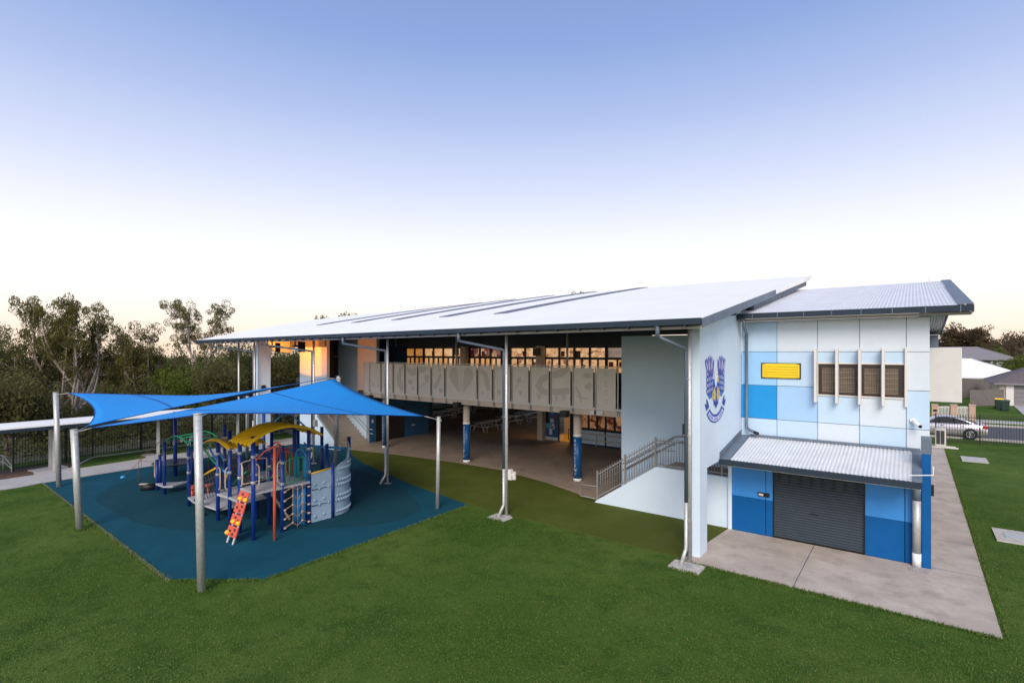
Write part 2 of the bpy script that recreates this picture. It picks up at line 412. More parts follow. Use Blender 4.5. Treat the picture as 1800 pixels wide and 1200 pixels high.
def letters(txt, size, spacing=1.0, align='CENTER', shear=0.0, line=1.0):
    c = bpy.data.curves.new('lettering', 'FONT'); c.body = txt; c.size = size; c.align_x = align; c.space_line = line; c.space_character = spacing
    c.shear = shear; c.resolution_u = 3
    o = bpy.data.objects.new('lettering', c); COL.objects.link(o)
    bpy.context.view_layer.update()
    me = bpy.data.meshes.new_from_object(o.evaluated_get(bpy.context.evaluated_depsgraph_get()))
    vs = [v.co.copy() for v in me.vertices]; fs = [tuple(p.vertices) for p in me.polygons]
    bpy.data.objects.remove(o); bpy.data.curves.remove(c); bpy.data.meshes.remove(me)
    return vs, fs

# ================================================================== THE SETTING
def sstep(a, b, x):
    t = max(0.0, min(1.0, (x - a) / (b - a))); return t * t * (3 - 2 * t)
def ground_z(x, y):
    h = -5.0 * sstep(-39, -66, x)
    r_ = math.hypot(x + 10, y - 20)
    h += 3.0 * sstep(140, 420, r_)
    h += .35 * sstep(55, 66, y) * sstep(-6, 2, x)
    return h - .012
def axis(*segs):
    out = []
    for a, b, n in segs: out += [a + (b - a) * i / n for i in range(n)]
    return out + [segs[-1][1]]
xs = axis((-700, -160, 18), (-160, -70, 12), (-70, -34, 18), (-34, 10, 4), (10, 160, 16), (160, 700, 14)); ys = axis((-120, 0, 4), (0, 50, 4), (50, 70, 10), (70, 200, 14), (200, 900, 18))
g = MB(); g.smooth = True; g.grid([[(x, y, ground_z(x, y)) for x in xs] for y in ys])
struct(g, 'ground', M['lawn'])

sg_ = MB(); sg_.smooth = True
sg_.grid([[(x, y, ground_z(x, y) + .03) for x in axis((-110, -60, 8), (-60, -38, 14))] for y in axis((-60, 80, 30))])
struct(sg_, 'scrub_floor', M['litter'])
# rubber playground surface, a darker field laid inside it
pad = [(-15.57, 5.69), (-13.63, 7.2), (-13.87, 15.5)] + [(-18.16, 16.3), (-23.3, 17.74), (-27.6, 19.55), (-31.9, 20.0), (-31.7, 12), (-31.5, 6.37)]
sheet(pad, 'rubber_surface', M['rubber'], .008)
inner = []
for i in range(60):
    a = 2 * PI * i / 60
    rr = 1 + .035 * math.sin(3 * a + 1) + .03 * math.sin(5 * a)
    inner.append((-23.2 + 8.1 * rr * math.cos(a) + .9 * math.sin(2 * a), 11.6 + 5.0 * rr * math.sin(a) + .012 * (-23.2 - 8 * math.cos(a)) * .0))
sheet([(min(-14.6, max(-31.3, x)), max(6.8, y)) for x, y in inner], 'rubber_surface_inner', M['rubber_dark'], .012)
def strip(p, q, w):
    d = Vector((q[0] - p[0], q[1] - p[1], 0)); n_ = Vector((-d.y, d.x, 0)).normalized() * w
    return [(p[0], p[1]), (q[0], q[1]), (q[0] + n_.x, q[1] + n_.y), (p[0] + n_.x, p[1] + n_.y)]
sheet(strip((-31.5, 6.35), (-15.55, 5.67), -.09), 'edging_strip', M['edging'], .012)
# artificial turf between the rubber and the slab
turf = [(-27.6, 19.57), (-23.3, 17.76), (-18.16, 16.32), (-14.0, 15.5), (-12.25, 15.44), (-9.24, 15.36), (-7.14, 15.3), (-5.0, 15.25), (-4.95, 16.2), (-4.97, 18.74),
        (-8.7, 18.74), (-10.26, 19.08), (-13.35, 20.22), (-16.67, 20.95), (-19.74, 20.9), (-23.65, 20.45), (-26, 20.0), (-27.5, 19.75)]
sheet(turf, 'synthetic_turf', M['turf'], .010)
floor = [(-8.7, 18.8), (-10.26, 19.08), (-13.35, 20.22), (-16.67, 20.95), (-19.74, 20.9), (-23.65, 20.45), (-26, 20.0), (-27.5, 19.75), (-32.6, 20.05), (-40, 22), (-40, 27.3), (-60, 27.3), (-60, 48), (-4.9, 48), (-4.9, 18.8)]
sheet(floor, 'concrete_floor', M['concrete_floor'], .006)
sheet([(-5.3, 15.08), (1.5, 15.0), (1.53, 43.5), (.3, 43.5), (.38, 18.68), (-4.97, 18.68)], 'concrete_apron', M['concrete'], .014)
jm = MB()
for a, b in (((-2.42, 15.05), (-2.42, 18.66)),): jm.prism([(p[0], p[1], .010) for p in strip(a, b, .018)], (0, 0, .0062))
for k in range(9):
    y = 18.7 + k * 2.9
    jm.prism([(p[0], p[1], .010) for p in strip((.40, y), (1.52, y), .016)], (0, 0, .0062))
struct(jm, 'apron_joints', M['joint'])
# path along the left side
pathp = [(-31.5, 3.0), (-31.46, 5.6), (-31.65, 6.36), (-31.75, 12), (-31.95, 20.0), (-34.2, 21), (-34.3, 12.1), (-35.6, 12.1), (-35.6, 11.5), (-34.3, 11.4), (-34.0, 8.0), (-35.7, 7.9), (-35.6, 6.7), (-33.95, 6.5), (-33.8, 3.0)]
sheet(pathp, 'footpath', M['path'], .016)
sheet([(-35.75, 3), (-33.8, 3.0), (-33.95, 6.5), (-35.6, 6.7), (-35.7, 7.9), (-34.2, 8.05), (-36.2, 8.6), (-36.6, 6)], 'mulch_bed', M['mulch'], .006)
sheet(strip((-34.35, 8.05), (-36.9, 9.6), .12), 'edging_strip', M['pad'], .03)
sheet(strip((-36.9, 9.6), (-37.0, 22), .12), 'edging_strip', M['pad'], .03)
# street beyond the right-hand fence
sheet([(-20, 46.6), (60, 51.0), (60, 61.5), (-20, 54.2)], 'road', M['asphalt'], .02)
kb = MB()
kb.prism([(p[0], p[1], -.05) for p in strip((-20, 54.2), (60, 61.5), .35)], (0, 0, .20))
kb.prism([(p[0], p[1], -.05) for p in strip((-20, 46.6), (60, 51.0), -.3)], (0, 0, .17))
struct(kb, 'kerb', M['pad'])
sheet(strip((-20, 56.3), (60, 63.6), 1.2), 'street_footpath', M['path'], .20)
sheet([G(1781, 712, .36)[:2], G(1840, 712, .36)[:2], G(1900, 752, .25)[:2], G(1812, 742, .25)[:2]], 'driveway', M['path'], .36)

# ================================================================== THE SCHOOL BUILDING
S = thing('school_building', (-5, 15.5, 0), 'two storey pale blue school building with a big sloping white roof over an open undercroft', 'school')

# ---- main roof: one sloping sheet from the eave up to the high back edge
def eave(s): return (-4.45 - 35.55 * s, 14.2 + 2.0 * s, 6.88 - .12 * s)
LR = [(16.2, 6.76), (19.04, 7.39), (22.1, 8.02), (25.8, 8.70), (29.5, 9.28), (33.0, 9.72)]
def left_rake(u):
    Y = 16.2 + 16.8 * u
    for (a, za), (b, zb) in zip(LR, LR[1:]):
        if Y <= b: return za + (zb - za) * (Y - a) / (b - a)
    return LR[-1][1]
def roof(s, u):
    X, Y0, z0 = eave(s); Y = Y0 + (33.0 - Y0) * u
    zr = 6.88 + (10.12 - 6.88) * u; zl = left_rake(u)
    bow = .17 * math.sin(PI * min(1, s * 1.25)) * u
    return (X, Y, zr + (zl - zr) * s + bow)
NS, NU = 36, 18
rb = MB(); rb.smooth = True
rb.grid([[roof(i / NS, j / NU) for i in range(NS + 1)] for j in range(NU + 1)])
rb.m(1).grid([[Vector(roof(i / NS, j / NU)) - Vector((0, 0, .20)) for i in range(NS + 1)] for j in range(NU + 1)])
rb.smooth = False
for (ss, uu) in (('u', 0), ('u', 1), ('s', 0), ('s', 1)):
    rb.m(0 if (ss, uu) == ('s', 0) else 1)
    rows = []
    for k in range(NS + 1 if ss == 'u' else NU + 1):
        p = Vector(roof(k / NS, uu) if ss == 'u' else roof(uu, k / NU)); rows.append([p, p - Vector((0, 0, .20))])
    rb.grid(rows)
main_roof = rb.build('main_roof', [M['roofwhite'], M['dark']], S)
gm = MB()
for i in range(NS):
    a = Vector(eave(i / NS)); b = Vector(eave((i + 1) / NS)); e = Vector((0, -.075, -.085))
    gm.bar(a + e, b + e, .15, .17)
gm.build('gutter', M['slate'], main_roof)
fm = MB()
for i in range(NS):
    a = Vector(eave(i / NS)); b = Vector(eave((i + 1) / NS)); e = Vector((0, .05, -.245))
    fm.bar(a + e, b + e, .05, .07)
fm.build('fascia', M['soffit'], main_roof)
bk = MB()
for i in range(42):
    a = Vector(eave((i + .5) / 42)); bk.box(a.x - .03, a.x + .03, a.y - .13, a.y + .06, a.z - .225, a.z - .174)
build_each(bk, 'gutter_bracket', M['slate'], main_roof)
bg = MB()
for j in range(9):
    a = Vector(roof(0, j / NU)); b = Vector(roof(0, (j + 1) / NU))
    bg.bar(a + Vector((.014, 0, -.13)), b + Vector((.014, 0, -.13)), .022, .24)
bg.build('barge_flashing', M['slate_mid'], main_roof)
rf = MB()
for j in (4, 7, 10, 13, 16):
    a = Vector(roof(.002, j / NU)); 
    rf.box(a.x - .5, a.x - .12, a.y - .05, a.y + .05, a.z - .42, a.z - .205)
rf.bar(Vector(roof(.004, .35)) + Vector((-.1, 0, -.36)), Vector(roof(.004, .985)) + Vector((-.1, 0, -.36)), .12, .28)
rf.build('rafter', M['slate_mid'], main_roof)
for x0, x1 in ((-15.5, -14.2), (-19.3, -17.9), (-23.3, -21.4), (-27.2, -25.0), (-31.2, -28.4)):
    k = MB(); rows = []
    for j in range(13):
        u = .26 + .738 * j / 12; xm = x0 + (x1 - x0) * j / 12
        rows.append([Vector(roof((-4.45 - (xm + dx)) / 35.55, u)) + Vector((0, 0, .04)) for dx in (-.40, .40)])
    k.grid([r[::-1] for r in rows]); k.grid([[r[0] - Vector((0, 0, .05)), r[0]] for r in rows]); k.grid([[r[1], r[1] - Vector((0, 0, .05))] for r in rows])
    k.grid([[rows[0][0] - Vector((0, 0, .05)), rows[0][1] - Vector((0, 0, .05))], [rows[0][0], rows[0][1]]])
    k.build('skylight_strip', M['skylight'], main_roof)

# ---- right-hand fin wall with the painted emblem
def roof_under(X, Y):
    s = (-4.45 - X) / 35.55; y0 = 14.2 + 2 * s
    return roof(s, max(0, (Y - y0) / (33 - y0)))[2] - .21
fin = MB()
prof = [(15.55, 0), (16.23, 0), (16.23, 2.5), (20.2, 2.5), (20.2, roof_under(-4.95, 20.2)), (15.55, roof_under(-4.95, 15.55))]
fin.prism([(-5.16, y, z) for y, z in prof][::-1], (.23, 0, 0))
fin_wall = fin.build('fin_wall', M['lightblue2'], S)

# ---- the emblem: eagle with raised wings above a ribbon, on the fin wall (plane X = -4.93)
def em(name, outline, m_, lift):
    """outline in emblem units: a across (0 at centre), b up; 1 unit = 1 m"""
    pts = [(-4.93, 17.08 + a * .98, 5.06 + b * .665) for a, b in outline]
    area = sum(p[1] * q[2] - q[1] * p[2] for p, q in zip(pts, pts[1:] + pts[:1]))
    if area < 0: pts = pts[::-1]
    MBx[name].append((pts, lift, m_))
from collections import defaultdict
MBx = defaultdict(list)
def feather(cx, cy, ang, L, w):
    ca, sa = math.cos(ang), math.sin(ang); o = []
    for t, k in ((0, .35), (.3, .9), (.65, 1), (.88, .6), (1, 0), (.88, -.6), (.65, -1), (.3, -.9), (0, -.35)):
        x = t * L; y = k * w; o.append((cx + x * ca - y * sa, cy + x * sa + y * ca))
    return o
for sd in (-1, 1):
    em('wing', [(sd * .26, -.1), (sd * .27, .85), (sd * .40, 1.14), (sd * .62, 1.20), (sd * .82, .98), (sd * .98, .62), (sd * 1.0, .1), (sd * .9, -.4), (sd * .5, -.5)], 'eagle_lilac', .001)
    em('wing', [(sd * .30, .05), (sd * .34, .35), (sd * .30, .75), (sd * .36, 1.0), (sd * .62, 1.1), (sd * .84, .80), (sd * .93, .40), (sd * .95, -.1), (sd * .86, -.55), (sd * .66, -.78), (sd * .44, -.72), (sd * .30, -.4)], 'eagle_blue', .003)
    for i in range(6):
        a = PI / 2 + sd * (.10 - .11 * i) ; a = PI / 2 - sd * (-.13 + .10 * i)
        em('wing', feather(sd * (.34 + .095 * i), .18 + .04 * i, a, 1.02 - .085 * abs(i - 1.5), .075), 'eagle_navy', .006)
        em('wing', feather(sd * (.345 + .095 * i), .30 + .04 * i, a, .78 - .085 * abs(i - 1.5), .048), 'eagle_lilac' if i % 2 else 'eagle_purple', .009)
    for r_ in range(4):
        for i in range(5):
            em('wing', feather(sd * (.40 + .105 * i), .28 - .26 * r_ - .02 * i, PI / 2 - sd * (.1 + .10 * i), .32, .046), 'eagle_navy' if i != 2 else 'eagle_blue', .012); em('wing', feather(sd * (.40 + .105 * i), .36 - .26 * r_ - .02 * i, PI / 2 - sd * (.1 + .10 * i), .20, .026), ('eagle_purple' if r_ < 1 else 'eagle_lilac') if i != 4 else 'eagle_white', .013)
em('body', [(-.34, .12), (.34, .12), (.36, -.35), (.2, -.75), (.10, -1.0), (-.10, -1.0), (-.2, -.75), (-.36, -.35)], 'eagle_blue', .006)
em('body', [(-.30, -.12), (.30, -.12), (.22, -.5), (.05, -.9), (-.05, -.9), (-.22, -.5)], 'eagle_navy', .009)
em('body', [(-.26, -.78), (.26, -.78), (.22, -1.15), (.12, -1.02), (.06, -1.30), (0, -1.08), (-.06, -1.30), (-.12, -1.02), (-.22, -1.15)], 'eagle_navy', .012)
em('head', [(-.16, .28), (-.13, .44), (0, .53), (.13, .47), (.19, .33), (.15, .15), (.08, -.02), (.04, -.20), (-.03, -.32), (-.10, -.14), (-.17, .05)], 'eagle_white', .015)
em('beak', [(.10, .16), (.20, .22), (.29, .10), (.27, -.02), (.19, -.10), (.10, -.02)], 'eagle_gold', .018)
em('beak', [(.04, .33), (.12, .36), (.13, .31), (.05, .29)], 'eagle_navy', .018)
for sd in (-1, 1):
    em('talon', [(sd * .14, -.22), (sd * .28, -.38), (sd * .42, -.55), (sd * .44, -.80), (sd * .32, -.74), (sd * .28, -.90), (sd * .20, -.80), (sd * .09, -.98), (sd * .06, -.62)], 'eagle_gold', .016)
    em('talon', [(sd * .27, -.52), (sd * .33, -.55), (sd * .30, -.70), (sd * .25, -.66)], 'eagle_navy', .019)
def arc(r0, r1, a0, a1, n=16):
    o = []
    for i in range(n + 1):
        t = a0 + (a1 - a0) * i / n; o.append((r1 * math.sin(t), -r1 * math.cos(t)))
    for i in range(n, -1, -1):
        t = a0 + (a1 - a0) * i / n; o.append((r0 * math.sin(t), -r0 * math.cos(t)))
    return [(x, y - .82) for x, y in o]
em('ribbon', arc(.74, 1.12, -1.0, 1.0), 'eagle_navy', .004)
em('ribbon', arc(.845, 1.06, -.90, .90), 'eagle_lilac', .008)
for sd in (-1, 1):
    em('ribbon', [(sd * .70, -1.12), (sd * .96, -1.28), (sd * 1.14, -.92), (sd * .97, -1.02), (sd * .96, -.72), (sd * .82, -.86)], 'eagle_navy', .006)
for i in range(-5, 6):
    t = i * .145
    if i in (-2, 2): continue
    em('ribbon', arc(.90, 1.01, t - .035, t + .03, 1), 'eagle_navy', .010)
EM = ['eagle_navy', 'eagle_blue', 'eagle_purple', 'eagle_white', 'eagle_gold', 'eagle_lilac']
emb = MB()
order = ['wing', 'body', 'talon', 'head', 'beak', 'ribbon']; n_ = 0
for k in order:
    for pts, lift, mm in MBx[k]:
        n_ += 1
        emb.m(EM.index(mm)).prism([(x + .002 + lift + n_ * .00002, y, z) for x, y, z in pts], (.0015, 0, 0))
tag(emb.build('eagle_emblem', [M[k] for k in EM], fin_wall), 'blue and purple eagle emblem with a curved ribbon')

# ---- undercroft stair landing on the right: wall, retaining wall and paling balustrade
iw = MB(); iw.box(-9.85, -5.165, 20.7, 20.9, 0, 6.63); iw.build('block_wall', M['lightblue'], S)
rw = MB(); rw.prism([(-10.1, 18.75, 0), (-4.97, 18.75, 0), (-4.97, 18.75, 1.72), (-7.55, 18.75, 1.74), (-10.0, 18.75, .09)], (0, .18, 0))
rw.build('retaining_wall', M['lightblue2'], S)
ld = MB(); ld.box(-7.5, -4.975, 18.935, 20.695, 1.45, 1.62)
for k in range(9):
    x = -10.0 + k * .275; ld.box(x, -7.505, 18.935, 20.695, .02 + k * .16 if k else .008, .18 + k * .16)
ld.build('ramp_steps', M['concrete_floor'], S)
bl = MB()
def zt(x): return .12 + (1.72 - .12) * min(1, max(0, (x + 10.0) / 2.45))
x = -9.86
while x < -5.0:
    b0 = zt(x) + .07; bl.tube([(x, 18.84, b0), (x, 18.84, b0 + 1.02)], .013, 6); x += .102
for x in (-10.0, -8.82, -7.6, -6.35, -5.22): bl.box(x - .03, x + .03, 18.81, 18.87, max(0.0, zt(x) - .08), zt(x) + 1.14)
for dz in (.10, .98):
    bl.bar((-10.0, 18.84, zt(-10) + dz), (-7.55, 18.84, zt(-7.55) + dz), .04, .04); bl.bar((-7.55, 18.84, 1.72 + dz), (-5.0, 18.84, 1.72 + dz), .04, .04)
bal = bl.build('paling_balustrade', M['rail_grey'], S)
hr = MB()
for dz in (.62, .86):
    hr.tube([(-9.9, 18.95, zt(-9.9) + dz), (-7.5, 18.95, 1.72 + dz), (-6.9, 18.95, 1.74 + dz)], .02, 8)
    hr.tube([(-9.7, 20.62, zt(-9.7) + dz + .05), (-7.5, 20.62, 1.77 + dz), (-6.5, 20.62, 1.9 + dz), (-5.9, 20.62, 1.9 + dz)], .02, 8)
hr.tube([(-5.9, 20.62, 2.76), (-5.9, 20.62, 2.50)], .02, 8)
hr.tube([(-10.03, 18.84, .62), (-10.75, 18.84, .60), (-10.8, 18.84, .55), (-10.8, 18.84, .18), (-10.75, 18.84, .13), (-10.03, 18.84, .13)], .02, 8)
hr.build('handrail', M['rail_grey'], bal)

# ---- dark panelled bulkhead under the roof
bh = MB()
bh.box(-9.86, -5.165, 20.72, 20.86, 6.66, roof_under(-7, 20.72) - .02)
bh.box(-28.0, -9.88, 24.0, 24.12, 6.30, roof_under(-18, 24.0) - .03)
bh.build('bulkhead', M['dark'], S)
bj = MB()
for i in range(5): bj.box(-9.2 + i * .95, -9.185 + i * .95, 20.714, 20.719, 6.67, 7.6)
for z in (7.15,): bj.box(-9.85, -5.2, 20.714, 20.719, z, z + .012)
for i in range(16): bj.box(-27.0 + i * 1.15, -26.985 + i * 1.15, 23.993, 23.998, 6.31, 8.0)
for z in (6.83, 7.42): bj.box(-27.9, -9.9, 23.993, 23.998, z, z + .012)
bj.build('bulkhead_joint', M['black'], S)

# ---- upper floor, balcony beam and screens
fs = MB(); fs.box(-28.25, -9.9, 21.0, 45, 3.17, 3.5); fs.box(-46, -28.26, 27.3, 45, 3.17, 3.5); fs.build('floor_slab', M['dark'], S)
bb = MB(); bb.box(-27.25, -9.87, 20.78, 20.98, 3.17, 3.5); bb.build('balcony_beam', M['beige'], S, bevel=.01)
lipm = MB(); lipm.box(-27.25, -9.87, 20.72, 20.777, 3.44, 3.53); lipm.build('beam_lip', M['offwhite'], S)
SX = [-27.23, -26.57, -25.51, -24.4, -23.38, -22.31, -21.23, -20.17, -17.86, -16.83, -15.68, -14.58, -13.42, -12.25, -11.1, -10.02]
def screen_art(kind, x0, x1):
    """dark cut-out shapes on a screen, local to its width; returns outlines in (x, z)"""
    w = x1 - x0; c = (x0 + x1) / 2; o = []
    def hand(cx, cz, s, rot=0.0):
        pl = [(-.35, -.5), (.35, -.5), (.42, 0), (.75, .15), (.95, .45), (.80, .50), (.45, .30), (.40, .95), (.25, 1.0), (.18, .45), (.08, 1.15), (-.08, 1.15), (-.10, .45), (-.25, 1.02), (-.40, .95), (-.30, .40), (-.55, .75), (-.68, .65), (-.42, .1)]
        o.append([(cx + s * (a * math.cos(rot) - b * math.sin(rot)), cz + s * (a * math.sin(rot) + b * math.cos(rot))) for a, b in pl])
    def blob(cx, cz, a, b):
        o.append([(cx + a * math.cos(2 * PI * i / 18), cz + b * math.sin(2 * PI * i / 18)) for i in range(18)])
    def band(pts, wd):
        l = []; r_ = []
        for i, p in enumerate(pts):
            q0 = Vector(pts[max(0, i - 1)]); q1 = Vector(pts[min(len(pts) - 1, i + 1)]); d = (q1 - q0).normalized(); n2 = Vector((-d.y, d.x))
            wdt = wd[i] if isinstance(wd, list) else wd
            l.append(tuple(Vector(p) + n2 * wdt)); r_.append(tuple(Vector(p) - n2 * wdt))
        o.append(l + r_[::-1])
    if kind == 'hands': hand(c - .22 * w, 3.90, .17, .15); hand(c + .24 * w, 3.88, .15, -.2)
    if kind == 'lizard': hand(c + .05, 4.62, .22, 1.0); hand(c - .22 * w, 3.92, .18); hand(c + .3 * w, 3.86, .13, .4)
    if kind == 'swoop_l': band([(x1 - .04, 5.15), (c + .1, 4.95), (c - .02, 4.5), (c + .05, 4.1), (x1 - .05, 3.75)], [.06, .16, .2, .22, .2])
    if kind == 'swoop_r': band([(x0 + .05, 5.0), (c, 4.78), (x1 - .05, 4.86)], [.14, .2, .2]); blob(c - .1, 4.25, .2, .16); hand(c + .1, 3.85, .16)
    if kind == 'swoop_m': band([(x0 + .05, 4.95), (c - .05, 4.98), (c + .2, 5.08)], [.2, .16, .04]); blob(x1 - .28, 4.5, .2, .2); band([(x0 + .05, 3.95), (c, 4.2), (x1 - .1, 4.35)], .04)
    if kind == 'boomer': band([(x0 + .15, 3.95), (c - .05, 4.3), (c + .2, 4.75)], [.14, .11, .06]); blob(c + .2, 3.85, .16, .13); hand(c + .12, 5.0, .13, 2.6)
    if kind == 'bird': hand(c - .12, 4.55, .22, -.5); hand(c, 3.95, .15, .3); band([(x0 + .12, 4.2), (c - .1, 4.4)], .03)
    if kind == 'boomer2': band([(x0 + .1, 5.0), (c, 4.85), (c + .1, 4.5), (c + .22, 4.0)], [.12, .14, .16, .1]); hand(c - .2, 3.85, .13)
    if kind == 'snake_l': band([(x1 - .03, 4.82), (c + .12, 4.68), (c - .08, 4.38), (c + .14, 4.12), (x1 - .03, 4.05)], [.13, .17, .19, .17, .14]); hand(c - .05, 3.80, .19)
    if kind == 'snake_r': band([(x0 + .03, 4.88), (c, 5.0), (x1 - .08, 5.2)], [.15, .19, .1]); band([(x0 + .03, 4.12), (c, 4.14), (x1 - .04, 4.22)], [.14, .16, .14]); hand(c - .25, 3.80, .14); hand(c + .15, 3.84, .17)
    if kind == 'spear': band([(x0 + .1, 4.4), (c - .18, 4.1), (c - .1, 3.75)], .05); band([(x0 + .15, 4.0), (c + .22, 3.88)], .035); hand(c + .2, 4.45, .24, -1.3); blob(c + .22, 4.92, .22, .12)
    if kind == 'heart':
        for sd in (-1, 1):
            o.append([(c + sd * a, b) for a, b in ((.10, 3.78), (.34, 3.98), (.66, 4.30), (.85, 4.62), (.83, 4.92), (.62, 5.13), (.40, 5.16), (.26, 5.02), (.20, 4.7), (.16, 4.3))])
        for k in range(9): o.append([(c - .12, 3.95 + k * .12), (c + .12, 3.98 + k * .12), (c + .10, 4.02 + k * .12), (c - .10, 4.0 + k * .12)])
    return o
kinds = ['plain', 'hands', 'lizard', 'swoop_l', 'swoop_r', 'swoop_m', 'boomer', 'heart', 'boomer2', 'hands', 'bird', 'snake_l', 'snake_r', 'spear', 'kess']
for i, kd in enumerate(kinds):
    x0, x1 = SX[i] + .085, SX[i + 1] - .085
    p = MB(); p.box(x0 + .02, x1 - .02, 20.665, 20.68, 3.56, 5.24)
    sp = p.build('balcony_screen', M['screen'], S)
    f_ = MB()
    for xx in (x0, x1 - .025): f_.box(xx, xx + .025, 20.655, 20.70, 3.54, 5.26)
    f_.box(x0 + .026, x1 - .026, 20.655, 20.70, 3.535, 3.558); f_.box(x0 + .026, x1 - .026, 20.655, 20.70, 5.242, 5.262)
    f_.build('screen_frame', M['screen_frame'], sp)
    if kd == 'kess':
        a = MB()
        for li, ch in enumerate('KESS'):
            vs, fc = letters(ch, .36, shear=.15); base = len(a.v)
            a.v += [(((x0 + x1) / 2) + v.x, 20.661, 4.88 - li * .395 + v.y) for v in vs]
            for q in fc: a.face([base + t for t in q])
        a.build('lettering', M['screen_dark'], sp)
    elif kd != 'plain':
        a = MB()
        for k, out in enumerate(screen_art(kd, x0, x1)):
            out = [(min(x1 - .03, max(x0 + .03, xx)), min(5.22, max(3.58, zz))) for xx, zz in out]
            a.prism([(xx, 20.6615 - .0004 * k, zz) for xx, zz in out], (0, .002, 0))
        build_each(a, 'cut_out_motif', M['screen_dark'], sp)
pp = MB()
for x in SX:
    pp.box(x - .022, x + .022, 20.70, 20.745, 3.25, 5.30)
    pp.box(x - .05, x + .05, 20.70, 20.765, 3.2, 3.42)
build_each(pp, 'screen_post', M['steel'], S)
hp = MB(); hp.bar((-27.23, 20.73, 5.32), (-9.87, 20.73, 5.32), .06, .035); hp.build('top_rail', M['screen_frame'], S)
lb = MB()
for x in (-26.3, -19.0, -12.35): lb.box(x - .42, x - .08, 20.45, 20.76, 3.02, 3.3); 
build_each(lb, 'light_box', M['black'], S)
sg = MB(); sg.box(-11.35, -10.72, 20.70, 20.716, 3.22, 3.40); sg.build('notice_plate', M['offwhite'], S)

# ---- round columns with lettered blue sleeves
for (cx, cy), word in (((-12.37, 21.36), 'RESILIENT'), ((-19.25, 21.36), 'RESPONSIBLE'), ((-26.15, 21.5), 'RESPECTFUL')):
    c = MB(); c.tube([(cx, cy, 0), (cx, cy, 3.17)], .185, 28); co = c.build('column', M['beige'], S)
    w = MB(); w.tube([(cx, cy, .15), (cx, cy, 2.06)], .196, 28); wr = w.build('column_sleeve', M['wrap'], co)
    w = MB(); w.tube([(cx, cy, .02), (cx, cy, .149)], .20, 28); w.tube([(cx, cy, 2.061), (cx, cy, 2.17)], .20, 28); w.build('column_collar', M['white'], co)
    L = MB(); step = 1.72 / len(word)
    for i, ch in enumerate(word):
        vs, fc = letters(ch, step * .98 if len(word) < 10 else step * 1.02, shear=.1); base = len(L.v)
        for v in vs:
            a = v.x / .199; L.v.append((cx + .199 * math.sin(a - .10), cy - .199 * math.cos(a - .10), 1.98 - step * (i + .82) + v.y))
        for q in fc: L.face([base + t for t in q])
    L.build('lettering', M['white'], co)

# ---- upper classroom wall and windows (plane Y = 24)
uw = MB(); uw.box(-28.2, -9.88, 24.125, 24.32, 3.5, 6.3); uw.build('classroom_wall', M['black'], S)
nv = MB(); nv.box(-28.2, -27.05, 24.02, 24.12, 3.5, 6.28); nv.box(-27.05, -26.1, 24.02, 24.12, 3.5, 4.6); nv.build('classroom_wall_panel', M['blueblock_dark'], S)
WT = [(-27.02, -25.36, 'pane_orange', 'pane_orange', 2), (-25.3, -21.85, 'pane_bright', 'pane_bright', 4), (-21.36, -18.9, 'pane_red', 'pane_bright', 3), (-18.25, -16.2, 'pane_mix', 'pane_mix', 2),
      (-15.9, -12.24, 'pane_mix', 'pane_mix', 4), (-12.2, -9.9, 'pane_dusk', 'pane_bright', 2)]
for a, b, mt, mb_, n in WT:
    fr = MB(); w = (b - a) / n
    for k in range(n + 1): fr.box(a + k * w - .05, a + k * w + .05, 23.93, 24.02, 4.2, 6.29)
    for z in (6.22, 5.62, 4.86): fr.box(a + .05, b - .05, 23.94, 24.015, z - .05, z + .06)
    for k in range(n * 2):
        if k % 2: fr.box(a + k * w / 2 - .04, a + k * w / 2 + .04, 23.945, 24.01, 4.92, 5.56)
    fo = fr.build('classroom_window', M['black'], S)
    pn = MB()
    for k in range(n): pn.m(0).box(a + k * w + .051, a + (k + 1) * w - .051, 24.021, 24.03, 5.69, 6.16); pn.m(1).box(a + k * w + .051, a + (k + 1) * w - .051, 24.021, 24.03, 4.93, 5.56)
    pn.build('window_pane', [M[mt], M[mb_]], fo)
po = MB()
for i in range(4): po.box(-12.1 + i * .56, -11.85 + i * .56, 23.985, 24.0, 5.18, 5.47)
for x in (-24.6, -20.4, -17.4, -14.9): po.box(x, x + .22, 23.985, 24.0, 5.72, 6.0)
build_each(po, 'pinned_paper', M['paper_red'], S)
cl = MB()
for x in (-21.6, -16.05): cl.box(x - .2, x + .2, 23.6, 23.92, 3.5, 6.28)
build_each(cl, 'veranda_column', M['beige'], S)
sp_ = MB()
for x, z in ((-21.98, 5.95), (-16.1, 5.95), (-13.6, 5.82)): sp_.box(x - .14, x + .14, 23.3, 23.55, z - .2, z + .2)
build_each(sp_, 'loudspeaker', M['black'], S)
vp = MB()
for x in (-21.45, -13.85): vp.tube([(x, 22.9, 3.5), (x, 22.9, roof_under(x, 22.9))], .06, 10)
build_each(vp, 'veranda_post', M['steel_warm'], S)

